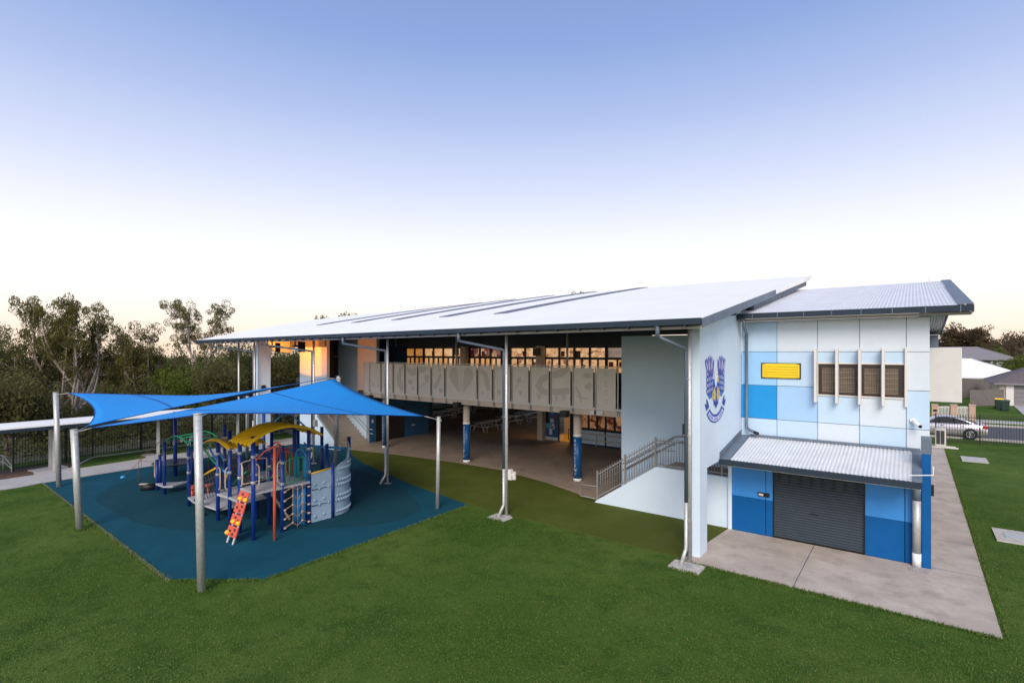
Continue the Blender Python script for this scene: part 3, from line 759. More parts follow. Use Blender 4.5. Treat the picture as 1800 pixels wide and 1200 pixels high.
# ---- ground-floor classroom at the back of the undercroft (plane Y = 29.9)
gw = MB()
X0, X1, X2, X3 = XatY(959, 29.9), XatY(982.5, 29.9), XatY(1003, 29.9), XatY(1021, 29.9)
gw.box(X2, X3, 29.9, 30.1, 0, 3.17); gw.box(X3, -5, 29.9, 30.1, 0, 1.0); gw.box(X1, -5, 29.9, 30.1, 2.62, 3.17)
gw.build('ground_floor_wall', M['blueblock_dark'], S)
sc_ = MB(); sc_.box(X0 - .45, X0 - .03, 29.55, 29.95, 0, 3.17); sc_.build('square_column', M['beige'], S)
dr = MB(); dr.box(X0, X1 - .04, 29.86, 29.93, .06, 2.6); d_ = dr.build('classroom_door', M['wrap'], S)
k = MB(); k.box(X0 + .02, X0 + .28, 29.852, 29.858, 1.05, 2.4); k.build('door_glass', M['carglass'], d_)
k = MB(); k.m(1).box(X0 + .42, X0 + .66, 29.85, 29.858, 1.78, 2.02); k.m(0).box(X0 + .42, X0 + .70, 29.85, 29.858, 1.22, 1.5); k.m(1).box(X0 + .04, X0 + .50, 29.849, 29.857, .86, 1.16)
k.m(0).box(X0 + .52, X0 + .74, 29.85, 29.858, .80, 1.16); k.m(0).box(X0 + .33, X0 + .56, 29.844, 29.85, .42, .82); k.m(2).box(X0 + .64, X0 + .76, 29.844, 29.85, 1.45, 1.76); k.m(2).box(X0 + .48, X0 + .68, 29.843, 29.848, .86, .98)
k.build('door_poster', [M['paper'], M['paper_blue'], M['paper_red']], d_)
k = MB(); k.box(X0 + .02, X1 - .06, 29.85, 29.859, .07, .26); k.build('kick_plate', M['alu'], d_)
# the lit room seen through the open doorway
rm = MB(); rm.m(0).box(X1 - 1.5, X3 + 1.2, 33.0, 33.1, .02, 2.9); rm.box(X2 + .12, X2 + .22, 30.12, 33, .02, 2.9); rm.m(1).box(X1 - 1.5, X3 + 1.2, 30.12, 33, .008, .018)
rm.build('classroom_interior', [M['render'], M['yellow']], S)
ar = MB()
for i in range(3):
    for j in range(2): ar.box(X1 - .12 + j * .42, X1 + .08 + j * .42, 32.97, 32.995, 1.45 + i * .38, 1.68 + i * .38)
build_each(ar, 'wall_picture', M['bark_dark'], S)
tb = MB(); tb.box(X1 + .02, X1 + .35, 31.0, 31.6, .66, .7); 
for xx in (X1 + .04, X1 + .31): tb.box(xx, xx + .03, 31.02, 31.06, .02, .66)
tb.build('classroom_shelf', M['black'], S)
cf = MB(); cf.box(X1 - .5, X1 + .5, 31.4, 31.7, 2.86, 2.9); cf.build('ceiling_light', M['lamp_warm'], S)
pl_ = bpy.data.lights.new('classroom_lamp', 'POINT'); pl_.energy = 55; pl_.color = (1, .62, .30); pl_.shadow_soft_size = .3
po_ = bpy.data.objects.new('classroom_lamp', pl_); COL.objects.link(po_); po_.location = ((X1 + X2) / 2 - .2, 31.4, 2.5)
jb = MB()
for x in (X2 - .02, X1 - .035): jb.box(x, x + .09, 29.84, 29.895, 0, 2.62)
jb.build('door_frame', M['black'], S)
# window band with seats stacked behind the glass, blue panels under it
lw = MB(); n = 18; a, b = X3, -6.2; w = (b - a) / n
for k in range(n + 1): lw.box(a + k * w - .07, a + k * w + .07, 29.82, 29.895, 1.0, 2.62)
for z in (1.05, 2.55): lw.box(a, b, 29.83, 29.893, z - .07, z + .07)
lo = lw.build('classroom_window', M['black'], S)
pn = MB()
for k in range(n): pn.box(a + k * w + .071, a + (k + 1) * w - .071, 29.86, 29.88, 1.121, 2.479)
pn.build('window_pane', M['pane_low'], lo)
pz = MB()
for k in range(5): pz.box(a + .06 + k * 1.8, a + 1.74 + k * 1.8, 29.80, 29.85, .12, .96)
pz.build('wall_panel', M['lightblue'], S)
rl = MB()
for z in (.38, .75): rl.bar((a, 29.70, z), (b, 29.70, z), .03, .09)
for k in range(5): rl.box(a + 1.2 + k * 1.7, a + 1.24 + k * 1.7, 29.66, 29.70, 0, .8)
build_each(rl, 'bag_rail', M['steel'], S)
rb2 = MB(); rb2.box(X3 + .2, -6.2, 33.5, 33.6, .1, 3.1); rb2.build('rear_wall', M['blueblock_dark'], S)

# ---- left block: toilets under the floor, stair, end walls
lbk = MB(); lbk.box(-33.0, -28.32, 21.95, 27.3, 0, 3.165); lbk.build('block_wall', M['blueblock'], S)
k = MB(); k.box(-28.34, -28.30, 22.5, 24.95, .02, 2.15); k.build('dark_doorway', M['black'], S)
k = MB(); k.box(-28.318, -28.305, 25.6, 25.95, .72, .82); k.box(-28.318, -28.305, 22.15, 22.3, 1.3, 1.5); k.build('door_sign', M['offwhite'], S)
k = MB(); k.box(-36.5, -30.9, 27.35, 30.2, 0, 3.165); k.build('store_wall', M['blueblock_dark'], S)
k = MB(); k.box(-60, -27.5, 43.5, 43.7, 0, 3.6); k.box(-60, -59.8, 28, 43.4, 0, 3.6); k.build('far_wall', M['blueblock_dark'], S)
sw = MB(); sw.box(-31.35, -28.30, 21.72, 21.94, 0, roof_under(-29, 21.7) - .02); sw.box(-28.30, -27.28, 21.72, 21.94, 3.17, roof_under(-28, 21.7) - .02); sw.build('stairwell_wall', M['lightblue'], S)
XA, XB, XC, XD = -31.73, -29.81, -28.75, -27.62
wa = MB(); wa.prism([(XA, 19.1, 0), (XD, 19.1, 0), (XD, 19.1, .25), (XB, 19.1, 1.85), (XB, 19.1, 3.4), (XC, 19.1, 3.4), (XC, 19.1, roof_under(XC, 19.1) - .02), (XA, 19.1, roof_under(XA, 19.1) - .02)], (0, .2, 0))
wa.build('end_wall', M['lightblue'], S)
wl = MB(); wl.box(-33.6, -31.37, 21.72, 21.9, 0, 7.6); wl.box(-31.9, -31.72, 19.31, 21.7, 2.6, 7.3); wl.build('louvre_slot', M['bark_dark'], S)
for z in (4.3, 5.6):
    k = MB(); k.box(-33.5, -31.38, 21.66, 21.715, z, z + .05); k.build('louvre_rail', M['steel_warm'], S)
st = MB()
for i in range(15):
    x = -27.95 - i * .27; st.box(x - .27, x if i == 0 else x - .002, 19.32, 21.70, (i) * .17 + .008, (i + 1) * .17)
for i in range(1, 15):
    x = -27.95 - i * .27; st.box(x - .27, x - .003, 19.32, 21.70, .006, i * .17 + .006)
st.build('stair_flight', M['stair'], S)
sb = MB()
for i in range(34):
    x = XD - .02 - i * .11; z = .30 + (1.85 - .25) / (XD - XB) * (XD - x); sb.box(x - .012, x + .012, 19.14, 19.17, z - .05, z + 1.02)
d0 = (XD, 19.155, 1.30); d1 = (XB - 1.6, 19.155, 1.30 + (XD - XB + 1.6) * .73)
sb.bar(d0, d1, .05, .05); sb.box(XD - .03, XD + .03, 19.12, 19.19, 0, 1.3)
so_ = sb.build('stair_balustrade', M['rail_grey'], S)
k = MB()
for dz in (.72, .98): k.tube([(-27.55, 21.64, .0 + dz), (-28.0, 21.64, dz), (-31.5, 21.64, dz + 2.2)], .022, 8)
k.build('handrail', M['steel'], so_)
k = MB(); k.box(-32.69, -28.76, 18.96, 19.09, 6.25, roof_under(-30, 18.96) - .02); k.build('opening_beam', M['slate_mid'], S)
k = MB(); k.box(-34.5, -28.21, 24.0, 24.2, 3.5, roof_under(-30, 24) - .05); k.build('upper_end_wall', M['blueblock_dark'], S)
lf = MB(); lf.box(-32.95, -32.7, 16.85, 17.66, 0, roof_under(-32.8, 16.85) - .02); lf.prism([(-32.95, 17.662, 6.0), (-32.95, 19.1, 5.9), (-32.95, 19.1, roof_under(-32.8, 19.1) - .02), (-32.95, 17.662, roof_under(-32.8, 17.662) - .02)], (.25, 0, 0))
lf.build('end_fin_wall', M['lightblue'], S)
k = MB(); k.box(-32.69, -32.60, 17.05, 17.3, 3.55, 3.85); k.build('wall_light', M['black'], S)

# added lamps and shield plates, standing in for low sun on the end walls
fl = MB(); fl.box(-28.45, -28.20, 16.66, 16.86, 6.24, 6.34); fl.box(-28.36, -28.30, 16.73, 16.79, 6.34, 6.62); fl.box(-28.215, -28.20, 16.861, 17.32, 5.95, 6.55); fl.m(1).box(-28.43, -28.23, 16.86, 16.865, 6.25, 6.33)
fl.build('added_glow_fitting', [M['black'], M['lamp_warm']], S)
al = bpy.data.lights.new('added_glow_lamp', 'SPOT'); al.energy = 330; al.color = (1, .23, .008); al.spot_size = R(150); al.spot_blend = .06; al.shadow_soft_size = .02
ao = bpy.data.objects.new('added_glow_lamp', al); COL.objects.link(ao); ao.location = (-28.3, 16.93, 6.29)
ao.rotation_euler = Vector((.16, -math.cos(R(36)), -math.sin(R(36)))).to_track_quat('Z', 'Y').to_euler()

fl = MB(); fl.box(-30.75, -30.45, 16.52, 16.72, 6.20, 6.30); fl.box(-30.63, -30.57, 16.59, 16.65, 6.30, 6.58); fl.m(1).box(-30.73, -30.47, 16.72, 16.725, 6.21, 6.29); fl.m(0).box(-30.44, -30.42, 16.721, 17.05, 5.95, 6.5)  # second added fitting and side shield, invented for the orange glow
fl.build('added_glow_fitting', [M['black'], M['lamp_warm']], S)
al = bpy.data.lights.new('added_glow_lamp', 'SPOT'); al.energy = 680; al.color = (1, .235, .008); al.spot_size = R(150); al.spot_blend = .06; al.shadow_soft_size = .02
ao = bpy.data.objects.new('added_glow_lamp', al); COL.objects.link(ao); ao.location = (-30.6, 16.76, 6.26)
ao.rotation_euler = Vector((-.06, -math.cos(R(36)), -math.sin(R(36)))).to_track_quat('Z', 'Y').to_euler()

# ---- slender roof posts and their downpipes
PST = [(-5.04, 14.99), (-11.8, 15.25), (-19.0, 15.75), (-25.5, 16.15), (-32.45, 16.5)]
for x, y in PST:
    k = MB(); k.tube([(x, y, 0), (x, y, roof_under(x, y))], .057, 14); k.box(x - .12, x + .12, y - .12, y + .12, 0, .03); k.build('roof_post', M['steel'], S)
k = MB(); k.tube([(-35.5, 17, 0), (-35.5, 17, roof_under(-35.5, 17))], .057, 14); k.build('roof_post', M['steel'], S)
DP = [((1155, 583), 0), ((803, 597), 1), ((598.7, 603), 2), ((463, 604), 3), ((368, 607), 4)]
for (px, py), i in DP:
    x, y = PST[i]; dx, dy = (-.085, -.045)
    s_ = (-4.45 - x) / 35.55
    ex = onY(px, py, 14.2 + 2 * s_ - .07); e = eave((-4.45 - ex[0]) / 35.55)
    gx, gy, gz = ex[0], e[1] - .075, e[2]
    k = MB(); k.tube([(gx, gy, gz - .16), (gx, gy, gz - .52)], .062, 12); k.tube([(gx, gy, gz - .47), (x + dx, y + dy, gz - .80), (x + dx, y + dy, gz - .9), (x + dx, y + dy, 1.72)], .05, 12)
    dp = k.build('downpipe', M['slate_pipe'], S)
    k = MB(); k.tube([(x + dx, y + dy, 1.721), (x + dx, y + dy, .42), (x + dx - .02, y + dy - .05, .32), (x + dx - .06, y + dy - .25, .02)], .054, 12); k.build('downpipe_shoe', M['steel'], dp)
    k = MB()
    for z in (1.2, 3.6, 5.2): k.box(x + dx - .065, x + .03, y - .075, y + .02, z, z + .03)
    k.build('pipe_clamp', M['steel'], dp)
k = MB(); k.box(-11.70, -11.55, 15.20, 15.32, 1.35, 1.72); k.box(-11.50, -11.40, 15.22, 15.30, 1.38, 1.66); k.box(-11.55, -11.50, 15.24, 15.28, 1.5, 1.56); k.build('tap_box', M['offwhite'], S)
k = MB(); k.box(-5.25, -5.16, 15.0, 15.12, 3.55, 3.92); k.build('wall_light', M['black'], S)
k = MB(); k.box(-25.44, -25.2, 16.05, 16.2, 2.0, 2.35); k.build('tap_box', M['offwhite'], S)

# ================================================================== right-hand annex (still the same building)
Y2 = 20.2
bx = MB(); bx.box(-4.93, .40, Y2 + .03, 31, 2.6, 7.05); bx.box(-4.93, .40, 18.95, 31, 0, 2.5); bx.build('annex_core', M['joint'], S)
gx = [-4.93, -3.76, -2.53, -1.36, -.16, .41]; gz = [7.04, 5.98, 4.80, 3.63, 2.92]
pal = [['p_pale', 'p_white', 'p_white', 'p_white', 'p_white'], ['p_sky', 'p_pale', 'p_pale', 'p_pale', 'p_white'], ['strongblue', 'p_light', 'p_pale', 'p_white', 'p_pale'], ['p_pale', 'p_pale', 'p_white', 'p_pale', 'p_white']]
for r_ in range(4):
    for c in range(5):
        k = MB(); x0, x1, z1, z0 = gx[c] + .008, gx[c + 1] - .008, gz[r_] - .008, gz[r_ + 1] + .008
        if r_ == 1 and c in (2, 3):       # window opening
            k.box(x0, x1, Y2, Y2 + .025, 5.62, z1)
        elif r_ == 2 and c in (2, 3): k.box(x0, x1, Y2, Y2 + .025, z0, 4.54)
        else: k.box(x0, x1, Y2, Y2 + .025, z0, z1)
        k.build('cladding_panel', M[pal[r_][c]], S)
# window with security screen and blinds, five sun fins
wx0, wx1 = -2.53, -.19
k = MB(); k.box(wx0, wx1, Y2 - .03, Y2 + .02, 5.58, 5.63); k.box(wx0, wx1, Y2 - .04, Y2 + .02, 4.53, 4.57)
for i in range(5):
    x = wx0 + (wx1 - wx0) * i / 4; k.box(x - .022, x + .022, Y2 - .03, Y2 + .02, 4.571, 5.579)
wn = k.build('screened_window', M['offwhite'], S)
k = MB()
for i in range(4):
    x = wx0 + (wx1 - wx0) * i / 4 + .023; xe = wx0 + (wx1 - wx0) * (i + 1) / 4 - .023
    k.box(x, xe, Y2 + .018, Y2 + .024, 4.572, 5.578)
build_each(k, 'dark_glass', M['brown_glass'], wn)
k = MB()
for i in range(4):
    x = wx0 + (wx1 - wx0) * i / 4; w4 = (wx1 - wx0) / 4
    a = .13 if i % 2 == 0 else .03; b = .03 if i % 2 == 0 else .13
    if i == 3: a, b = .03, .17
    z = 4.66; k = MB()
    while z < 5.45: k.box(x + a, x + w4 - b, Y2 + .008, Y2 + .012, z, z + .028); z += .038
    k.build('window_blind', M['blind'], wn)
k = MB()
z = 4.60
while z < 5.57: k.box(wx0 + .02, wx1 - .02, Y2 - .004, Y2, z, z + .008); z += .05
x = wx0 + .06
while x < wx1 - .02: k.box(x, x + .006, Y2 - .003, Y2 + .001, 4.572, 5.578); x += .065
k.build('security_mesh', M['screen_mesh'], wn)
for x in (-2.56, -1.96, -1.34, -.73, -.165):
    k = MB(); k.box(x - .035, x + .035, Y2 - .32, Y2 - .002, 4.32, 6.1) if x < -.3 else k.box(x - .03, x + .03, Y2 - .10, Y2 - .002, 4.30, 6.12)
    k.build('sun_fin', M['offwhite'], S)
# yellow louvre vent
k = MB(); k.box(-4.26, -3.02, Y2 - .03, Y2 - .004, 5.05, 5.59); lv = k.build('louvre_vent', M['black'], S)
k = MB(); k.box(-4.22, -4.15, Y2 - .045, Y2 - .032, 5.09, 5.55); k.box(-3.13, -3.06, Y2 - .045, Y2 - .032, 5.09, 5.55)
for i in range(5):
    z = 5.10 + i * .092; k.obox((-3.64, Y2 - .045, z + .035), (.505, 0, 0), (0, .010, -.022), (0, .022, .040))
k.build('yellow_louvre', M['yellow'], lv)
# camera on the corner
cp = onY(1605, 740, Y2)
k = MB(); k.tube([(cp[0], Y2, cp[2] + .02), (cp[0], Y2 - .06, cp[2] + .02)], .075, 14); k.tube([(cp[0], Y2 - .05, cp[2]), (cp[0] + .06, Y2 - .16, cp[2] - .03), (cp[0] + .16, Y2 - .34, cp[2] - .10)], .052, 12)
cm = k.build('security_camera', M['white'], S)
k = MB(); k.tube([(cp[0] + .162, Y2 - .343, cp[2] - .101), (cp[0] + .18, Y2 - .37, cp[2] - .112)], .046, 12); k.build('camera_lens', M['black'], cm)

def corrugated(x0, x1, ya, za, yb, zb, pitch, amp, name, m_, parent):
    k = MB(); k.smooth = True; n = int((x1 - x0) / pitch * 6); rows = []
    for y, z in ((ya, za), (yb, zb)):
        rows.append([(x0 + (x1 - x0) * i / n, y, z + amp * math.sin(2 * PI * i / 6)) for i in range(n + 1)])
    k.grid(rows); k.grid([[Vector(p) - Vector((0, 0, .03)) for p in r][::-1] for r in rows])
    return k.build(name, m_, parent)
# annex roof
ar_ = corrugated(-5.6, 1.02, 19.6, 7.30, 31.3, 9.22, .10, .014, 'annex_roof', M['zinc'], S)
k = MB(); k.box(-4.90, 1.36, 19.46, 19.60, 7.12, 7.30); k.build('gutter', M['slate'], ar_)
k = MB()
for i in range(8): x = -4.4 + i * .78; k.box(x, x + .02, 19.452, 19.458, 7.10, 7.31)
build_each(k, 'gutter_bracket', M['slate_mid'], ar_)
k = MB(); k.prism([(1.02, 19.6, 7.345), (1.36, 19.6, 7.345), (1.36, 31.3, 9.265), (1.02, 31.3, 9.265)], (0, 0, -.02)); k.prism([(1.345, 19.6, 7.08), (1.36, 19.6, 7.08), (1.36, 31.3, 9.0), (1.345, 31.3, 9.0)][::-1], (0, 0, .245)); k.build('barge_flashing', M['slate_mid'], ar_)
k = MB(); k.box(-4.92, 1.33, 19.62, Y2 + .02, 7.055, 7.115); k.prism([(.42, Y2 + .03, 7.06), (1.34, Y2 + .03, 7.06), (1.34, 31.2, 8.9), (.42, 31.2, 8.9)][::-1], (0, 0, .06)); k.build('soffit', M['soffit'], ar_)
ap = onY(1632, 500, 29.0); k = MB(); k.tube([(ap[0], 29, 8.8), (ap[0], 29, 9.75)], .018, 8); k.build('antenna', M['white'], ar_)
# corner downpipe
k = MB(); k.tube([(-4.70, 19.53, 7.12), (-4.70, 19.53, 6.92), (-4.72, 20.08, 6.62), (-4.72, 20.08, 3.32), (-4.60, 19.98, 3.22), (-4.40, 19.85, 3.17)], .052, 12); k.build('downpipe', M['slate_mid'], S)
k = MB(); k.tube([(-4.41, 19.855, 3.172), (-4.28, 19.76, 3.145)], .056, 12); k.build('pipe_end', M['black'], S)
# awning over the roller door
aw = corrugated(-4.62, -.02, 17.52, 2.56, 20.18, 2.98, .10, .014, 'awning_roof', M['zinc'], S)
k = MB(); k.box(-4.92, .185, 17.40, 17.52, 2.40, 2.56); k.build('gutter', M['slate'], aw)
k = MB(); k.prism([(-4.925, 17.50, 2.585), (-4.62, 17.50, 2.585), (-4.62, 20.19, 3.005), (-4.925, 20.19, 3.005)], (0, 0, -.015)); k.prism([(-4.928, 17.50, 2.60), (-4.915, 17.50, 2.60), (-4.915, 20.19, 3.02), (-4.928, 20.19, 3.02)], (0, 0, .17))
k.prism([(-.02, 17.50, 2.585), (.20, 17.50, 2.585), (.20, 20.19, 3.005), (-.02, 20.19, 3.005)], (0, 0, -.015)); k.box(-4.6, .18, 20.10, 20.195, 2.985, 3.06); k.build('apron_flashing', M['slate_mid'], aw)
k = MB(); k.box(-4.90, .17, 17.53, 18.7, 2.36, 2.41); k.build('soffit', M['roofwhite'], aw)
k = MB(); k.tube([(-4.25, 18.1, 2.359), (-4.25, 18.1, 2.30)], .12, 16); k.tube([(-.48, 18.1, 2.359), (-.48, 18.1, 2.30)], .12, 16); build_each(k, 'bulkhead_light', M['white'], aw)
# lower wall panels
Y1 = 18.7
for x0, x1 in ((-4.98, -3.82), (-3.80, -3.60), (-1.12, -.19), (-.17, .195)):
    k = MB(); k.box(x0, x1, Y1, Y1 + .05, 1.175, 2.36); k.build('wall_panel', M['midblue'], S)
    k = MB(); k.box(x0, x1, Y1 - .001, Y1 + .05, .015, 1.172); k.build('wall_panel', M['deepblue'], S)
k = MB(); k.box(-4.975, -4.86, 18.66, 18.699, 0, 2.36); 
k.build('corner_strip', M['lightblue2'], S)
k = MB(); k.box(-4.05, -3.70, Y1 - .02, Y1 - .003, 1.26, 1.40); k.build('door_label', M['black'], S)
k = MB(); k.box(-4.02, -3.88, Y1 - .024, Y1 - .021, 1.29, 1.36); k.build('label_text_plate', M['offwhite'], S)
# roller door: curved slats, vent slots
k = MB(); rows = []; z = .02; n = 0
k.smooth = True
while z < 2.36:
    dy = (0, .024, .024, .024, .0)[n % 5]; rows.append([(-3.585, 18.785 - dy, z), (-1.135, 18.785 - dy, z)]); n += 1; z += (.010, .024, .024, .010, .014)[n % 5]
k.smooth = False; k.grid([r for r in rows]); rd = k.build('roller_door', M['roller'], S)
k = MB(); 
for i in range(8):
    for j in range(4):
        x = -3.42 + i * .30; k.box(x - .055, x + .055, 18.750, 18.764, 1.72 + j * .1, 1.762 + j * .1)
k.box(-2.55, -2.33, 18.75, 18.762, .92, .955); k.box(-2.5, -2.4, 18.75, 18.762, .02, .06); build_each(k, 'vent_slot', M['black'], rd)
k = MB(); k.box(-3.60, -3.586, 18.68, 18.79, .014, 2.36); k.box(-1.134, -1.12, 18.68, 18.79, .014, 2.36); k.box(-3.585, -1.135, 18.745, 18.77, .014, .05); k.build('door_guide', M['black'], rd)
# blade wall on the right end
k = MB(); k.box(.2, .40, 18.55, 19.3, 0, 3.16); k.build('blade_wall', M['deepblue'], S)
k = MB(); k.box(.185, .415, 18.53, 19.32, 3.161, 3.56); k.build('blade_cap', M['slate_mid'], S)
k = MB(); k.tube([(-.10, 17.47, 2.72), (.43, 17.9, 2.72), (.43, 17.9, 2.95)], .014, 8); k.build('cable_bracket', M['white'], S)
k = MB(); k.box(.401, .47, 18.9, 19.05, 1.95, 2.25); k.build('wall_light', M['black'], S)
k = MB(); k.tube([(.085, 18.52, 2.35), (.085, 18.52, 1.86)], .10, 16); dq = k.build('downpipe', M['slate_mid'], S)
k = MB(); k.tube([(.085, 18.52, 1.859), (.085, 18.52, .40)], .098, 16); k.m(1).tube([(.085, 18.52, .399), (.085, 18.52, .015)], .103, 16); k.build('downpipe_base', [M['steel'], M['white']], dq)
# rear volumes on the right side
k = MB(); k.box(.0, 1.58, 28, 31, 3.91, 6.14); k.build('window_hood', M['whitebox'], S, bevel=.02)
k = MB(); k.box(.0, .95, 31.5, 34, 5.6, 6.75); k.build('plant_wall', M['slate_mid'], S)
ra = MB(); nn = 40
rows = [[(.2 + .85 * i / nn, y, z + .012 * math.sin(PI * i / 2)) for i in range(nn + 1)] for y, z in ((26.0, 7.46), (33.2, 6.80))]
ra.grid(rows); ra.grid([[Vector(p) + Vector((0, 0, .03)) for p in r][::-1] for r in rows])
raw = ra.build('rear_awning', M['zinc'], S)
k = MB(); k.bar((1.07, 26.0, 7.46), (1.07, 33.2, 6.80), .04, .16); k.build('awning_edge', M['slate_mid'], raw)

# ================================================================== GROUND FITTINGS
def pit(x, y, w, d, label, rz=0.0):
    k = MB(); k.box(-w / 2, w / 2, -d / 2, d / 2, -.02, .035)
    o = k.build('drain_pit', M['pad']); o.location = (x, y, 0); o.rotation_euler = (0, 0, rz)
    tag(o, label, 'drain pit', 'concrete drain pits set in the lawn')
    k = MB(); k.box(-w * .24, w * .24, -d * .24, d * .24, .036, .045); c = k.build('grate', M['steel']); c.parent = o
    return o
pit(-5.02, 14.66, .85, .62, 'concrete pit with grate at the foot of the post in front of the eagle wall')
pit(-11.86, 14.95, .72, .55, 'small concrete pit below the middle roof post on the lawn edge')
pit(2.70, 38.75, 1.1, 1.6, 'concrete lid in the far lawn beyond the end of the side path')
pit(2.62, 23.4, 1.0, 1.5, 'concrete lid with grate in the lawn close to the right edge of the photo')
k = MB()
for i in range(9): k.box(-.09 + i * .05, -.07 + i * .05, 18.12, 18.40, .016, .022)
for y in (18.12, 18.26, 18.40): k.box(-.10, .34, y - .008, y + .008, .0225, .027)
tag(k.build('floor_grate', M['steel'], None, (.1, 18.3, .016)), 'steel drain grate let into the concrete beside the blue blade wall', 'drain grate')

# outdoor air conditioner unit hung on the right-hand wall
ax0, ax1 = XatY(1643.5, 30.0), XatY(1663, 30.0); az0, az1 = onY(1650, 784, 30.0)[2], onY(1650, 753, 30.0)[2]
ac = thing('air_conditioner', ((ax0 + ax1) / 2, 30.1, 0), 'cream air conditioner outdoor unit on a bracket over the side path', 'air conditioner')
k = MB(); k.box(ax0, ax1, 30.0, 30.34, az0, az1); k.build('casing', M['offwhite'], ac, bevel=.02)
k = MB(); aw_ = ax1 - ax0
for i in range(13):
    z = az0 + .10 + i * (az1 - az0 - .18) / 13
    k.box(ax0 + .05, ax0 + aw_ * .46, 29.985, 29.998, z, z + .042); k.box(ax0 + aw_ * .52, ax0 + aw_ * .86, 29.985, 29.998, z, z + .042)
k.build('grille', M['dark'], ac)
k = MB(); k.box(.41, ax1 + .42, 29.98, 30.03, az0 - .06, az0 - .005); k.box(.41, ax1 + .34, 30.28, 30.33, az0 - .06, az0 - .005); k.box(.41, .46, 29.98, 30.33, az0 - .35, az0 + .1); k.build('bracket', M['offwhite'], ac)

# ================================================================== SHADE SAILS
def sail_post(base, top, r, label, top_r=None):
    k = MB(); b = Vector(base); t = Vector(top); k.tube([b, t], r, 18)
    o = k.build('sail_post', M['steel'], None, base); tag(o, label, 'post', 'leaning steel posts of the shade sails')
    d = (t - b).normalized()
    k = MB(); k.tube([t - d * .001, t + d * .02], r + .008, 18); k.build('post_cap', M['steel'], o)
    k = MB(); e = t - d * .12; k.tube([e + Vector((r, 0, 0)), e + Vector((r + .07, 0, 0))], .02, 8); k.build('eye_bolt', M['steel'], o)
    return o
T345, T135, T100, T770 = (-14.22, 5.80, 4.43), (-22.54, 5.32, 3.35), (-30.29, 6.51, 4.16), (-14.45, 14.45, 3.48)
TPK = (-21.55, 14.95, 4.80); TP4 = (-29.9, 14.8, 3.45)
sail_post((-14.15, 5.86, 0), T345, .095, 'tallest galvanised post at the near corner of the big sail')
sail_post((-22.39, 5.44, 0), T135, .105, 'leaning galvanised post between the two sails at the lawn edge')
sail_post((-30.17, 6.6, 0), T100, .10, 'galvanised post holding the far left corner of the small sail')
sail_post((-14.49, 14.42, 0), T770, .075, 'thin galvanised post at the right tip of the big sail')
sail_post((-21.81, 14.91, 0), TPK, .09, 'galvanised post behind the climbing wall under the sail peak')
sail_post((-29.85, 14.75, 0), TP4, .085, 'low galvanised post at the back of the small sail near the left end wall')
def sail(name, corners, label, sag, inset=.55):
    """four corner points in order; edges curve inward"""
    C_ = [Vector(c) for c in corners]; cen = sum(C_, Vector()) / 4
    C_ = [c + (cen - c).normalized() * inset for c in C_]
    def edge(a, b, t):
        p = a.lerp(b, t); m = (cen - (a + b) / 2); m.z *= .35
        return p + m * (sag * 4 * t * (1 - t))
    n = 26
    def S_(u, v):
        c0 = edge(C_[0], C_[1], u); c1 = edge(C_[3], C_[2], u); d0 = edge(C_[0], C_[3], v); d1 = edge(C_[1], C_[2], v)
        bl = C_[0] * (1 - u) * (1 - v) + C_[1] * u * (1 - v) + C_[3] * (1 - u) * v + C_[2] * u * v
        return c0 * (1 - v) + c1 * v + d0 * (1 - u) + d1 * u - bl
    k = MB(); k.smooth = True
    k.grid([[S_(i / n, j / n) for i in range(n + 1)] for j in range(n + 1)])
    o = k.build(name, M['sail'], None, cen)
    tag(o, label, 'shade sail')
    md = o.modifiers.new('thickness', 'SOLIDIFY'); md.thickness = .012
    k = MB()
    for v in (.30, .66):
        rows = [[S_(u / n, v - .004) + Vector((0, 0, .02)), S_(u / n, v + .004) + Vector((0, 0, .02))] for u in range(n + 1)]
        k.grid(rows); k.grid([[p - Vector((0, 0, .055)) for p in r] for r in rows])
    for fn in (lambda t: S_(t, 0), lambda t: S_(t, 1), lambda t: S_(0, t), lambda t: S_(1, t)):
        k.tube([fn(i / n) for i in range(n + 1)], .016, 6)
    k.build('seam', M['seam'], o)
    k = MB()
    for c, tip in zip(C_, corners): k.tube([c, Vector(tip) - Vector((0, 0, .1))], .012, 6)
    build_each(k, 'turnbuckle', M['steel'], o)
    return o
sail('shade_sail', [T345, T135, TPK, T770], 'large bright blue shade sail rising to a peak over the climbing frame', .11)
sail('shade_sail', [T100, T135, TPK, TP4], 'smaller blue shade sail on the left, twisted between four posts', .12)

# ================================================================== PLAYGROUND
P = thing('climbing_frame', (-19.5, 9.3, 0), 'large playground climbing frame with blue posts, yellow curved roofs and a grey climbing wall', 'playground')
PP = dict(A=(-16.7, 8.45, 3.25), B=(-16.7, 9.42, 2.82), C=(-16.75, 10.42, 3.22), D=(-16.7, 11.32, 1.95), E=(-18.85, 8.72, 3.21), F=(-17.72, 8.52, 3.24), g=(-19.65, 8.68, 2.9), H=(-17.79, 9.55, 2.47),
          I=(-18.72, 9.6, 2.82), J=(-21.68, 9.83, 3.06), K=(-25.07, 8.93, 2.26), L=(-22.36, 8.8, 2.29), N_=(-26.02, 8.98, 1.28), O=(-26.75, 9.35, 1.35), P_=(-17.8, 10.5, 3.3), Q=(-17.9, 11.9, 2.4), R_=(-17.52, 12.62, 2.62),
          T=(-20.1, 10.9, 2.9), U=(-22.6, 11.9, 3.3), V=(-19.0, 12.4, 2.9), X_=(-24.9, 9.9, 2.3), Y_=(-20.3, 9.75, 2.4), Z_=(-19.4, 11.6, 3.0))
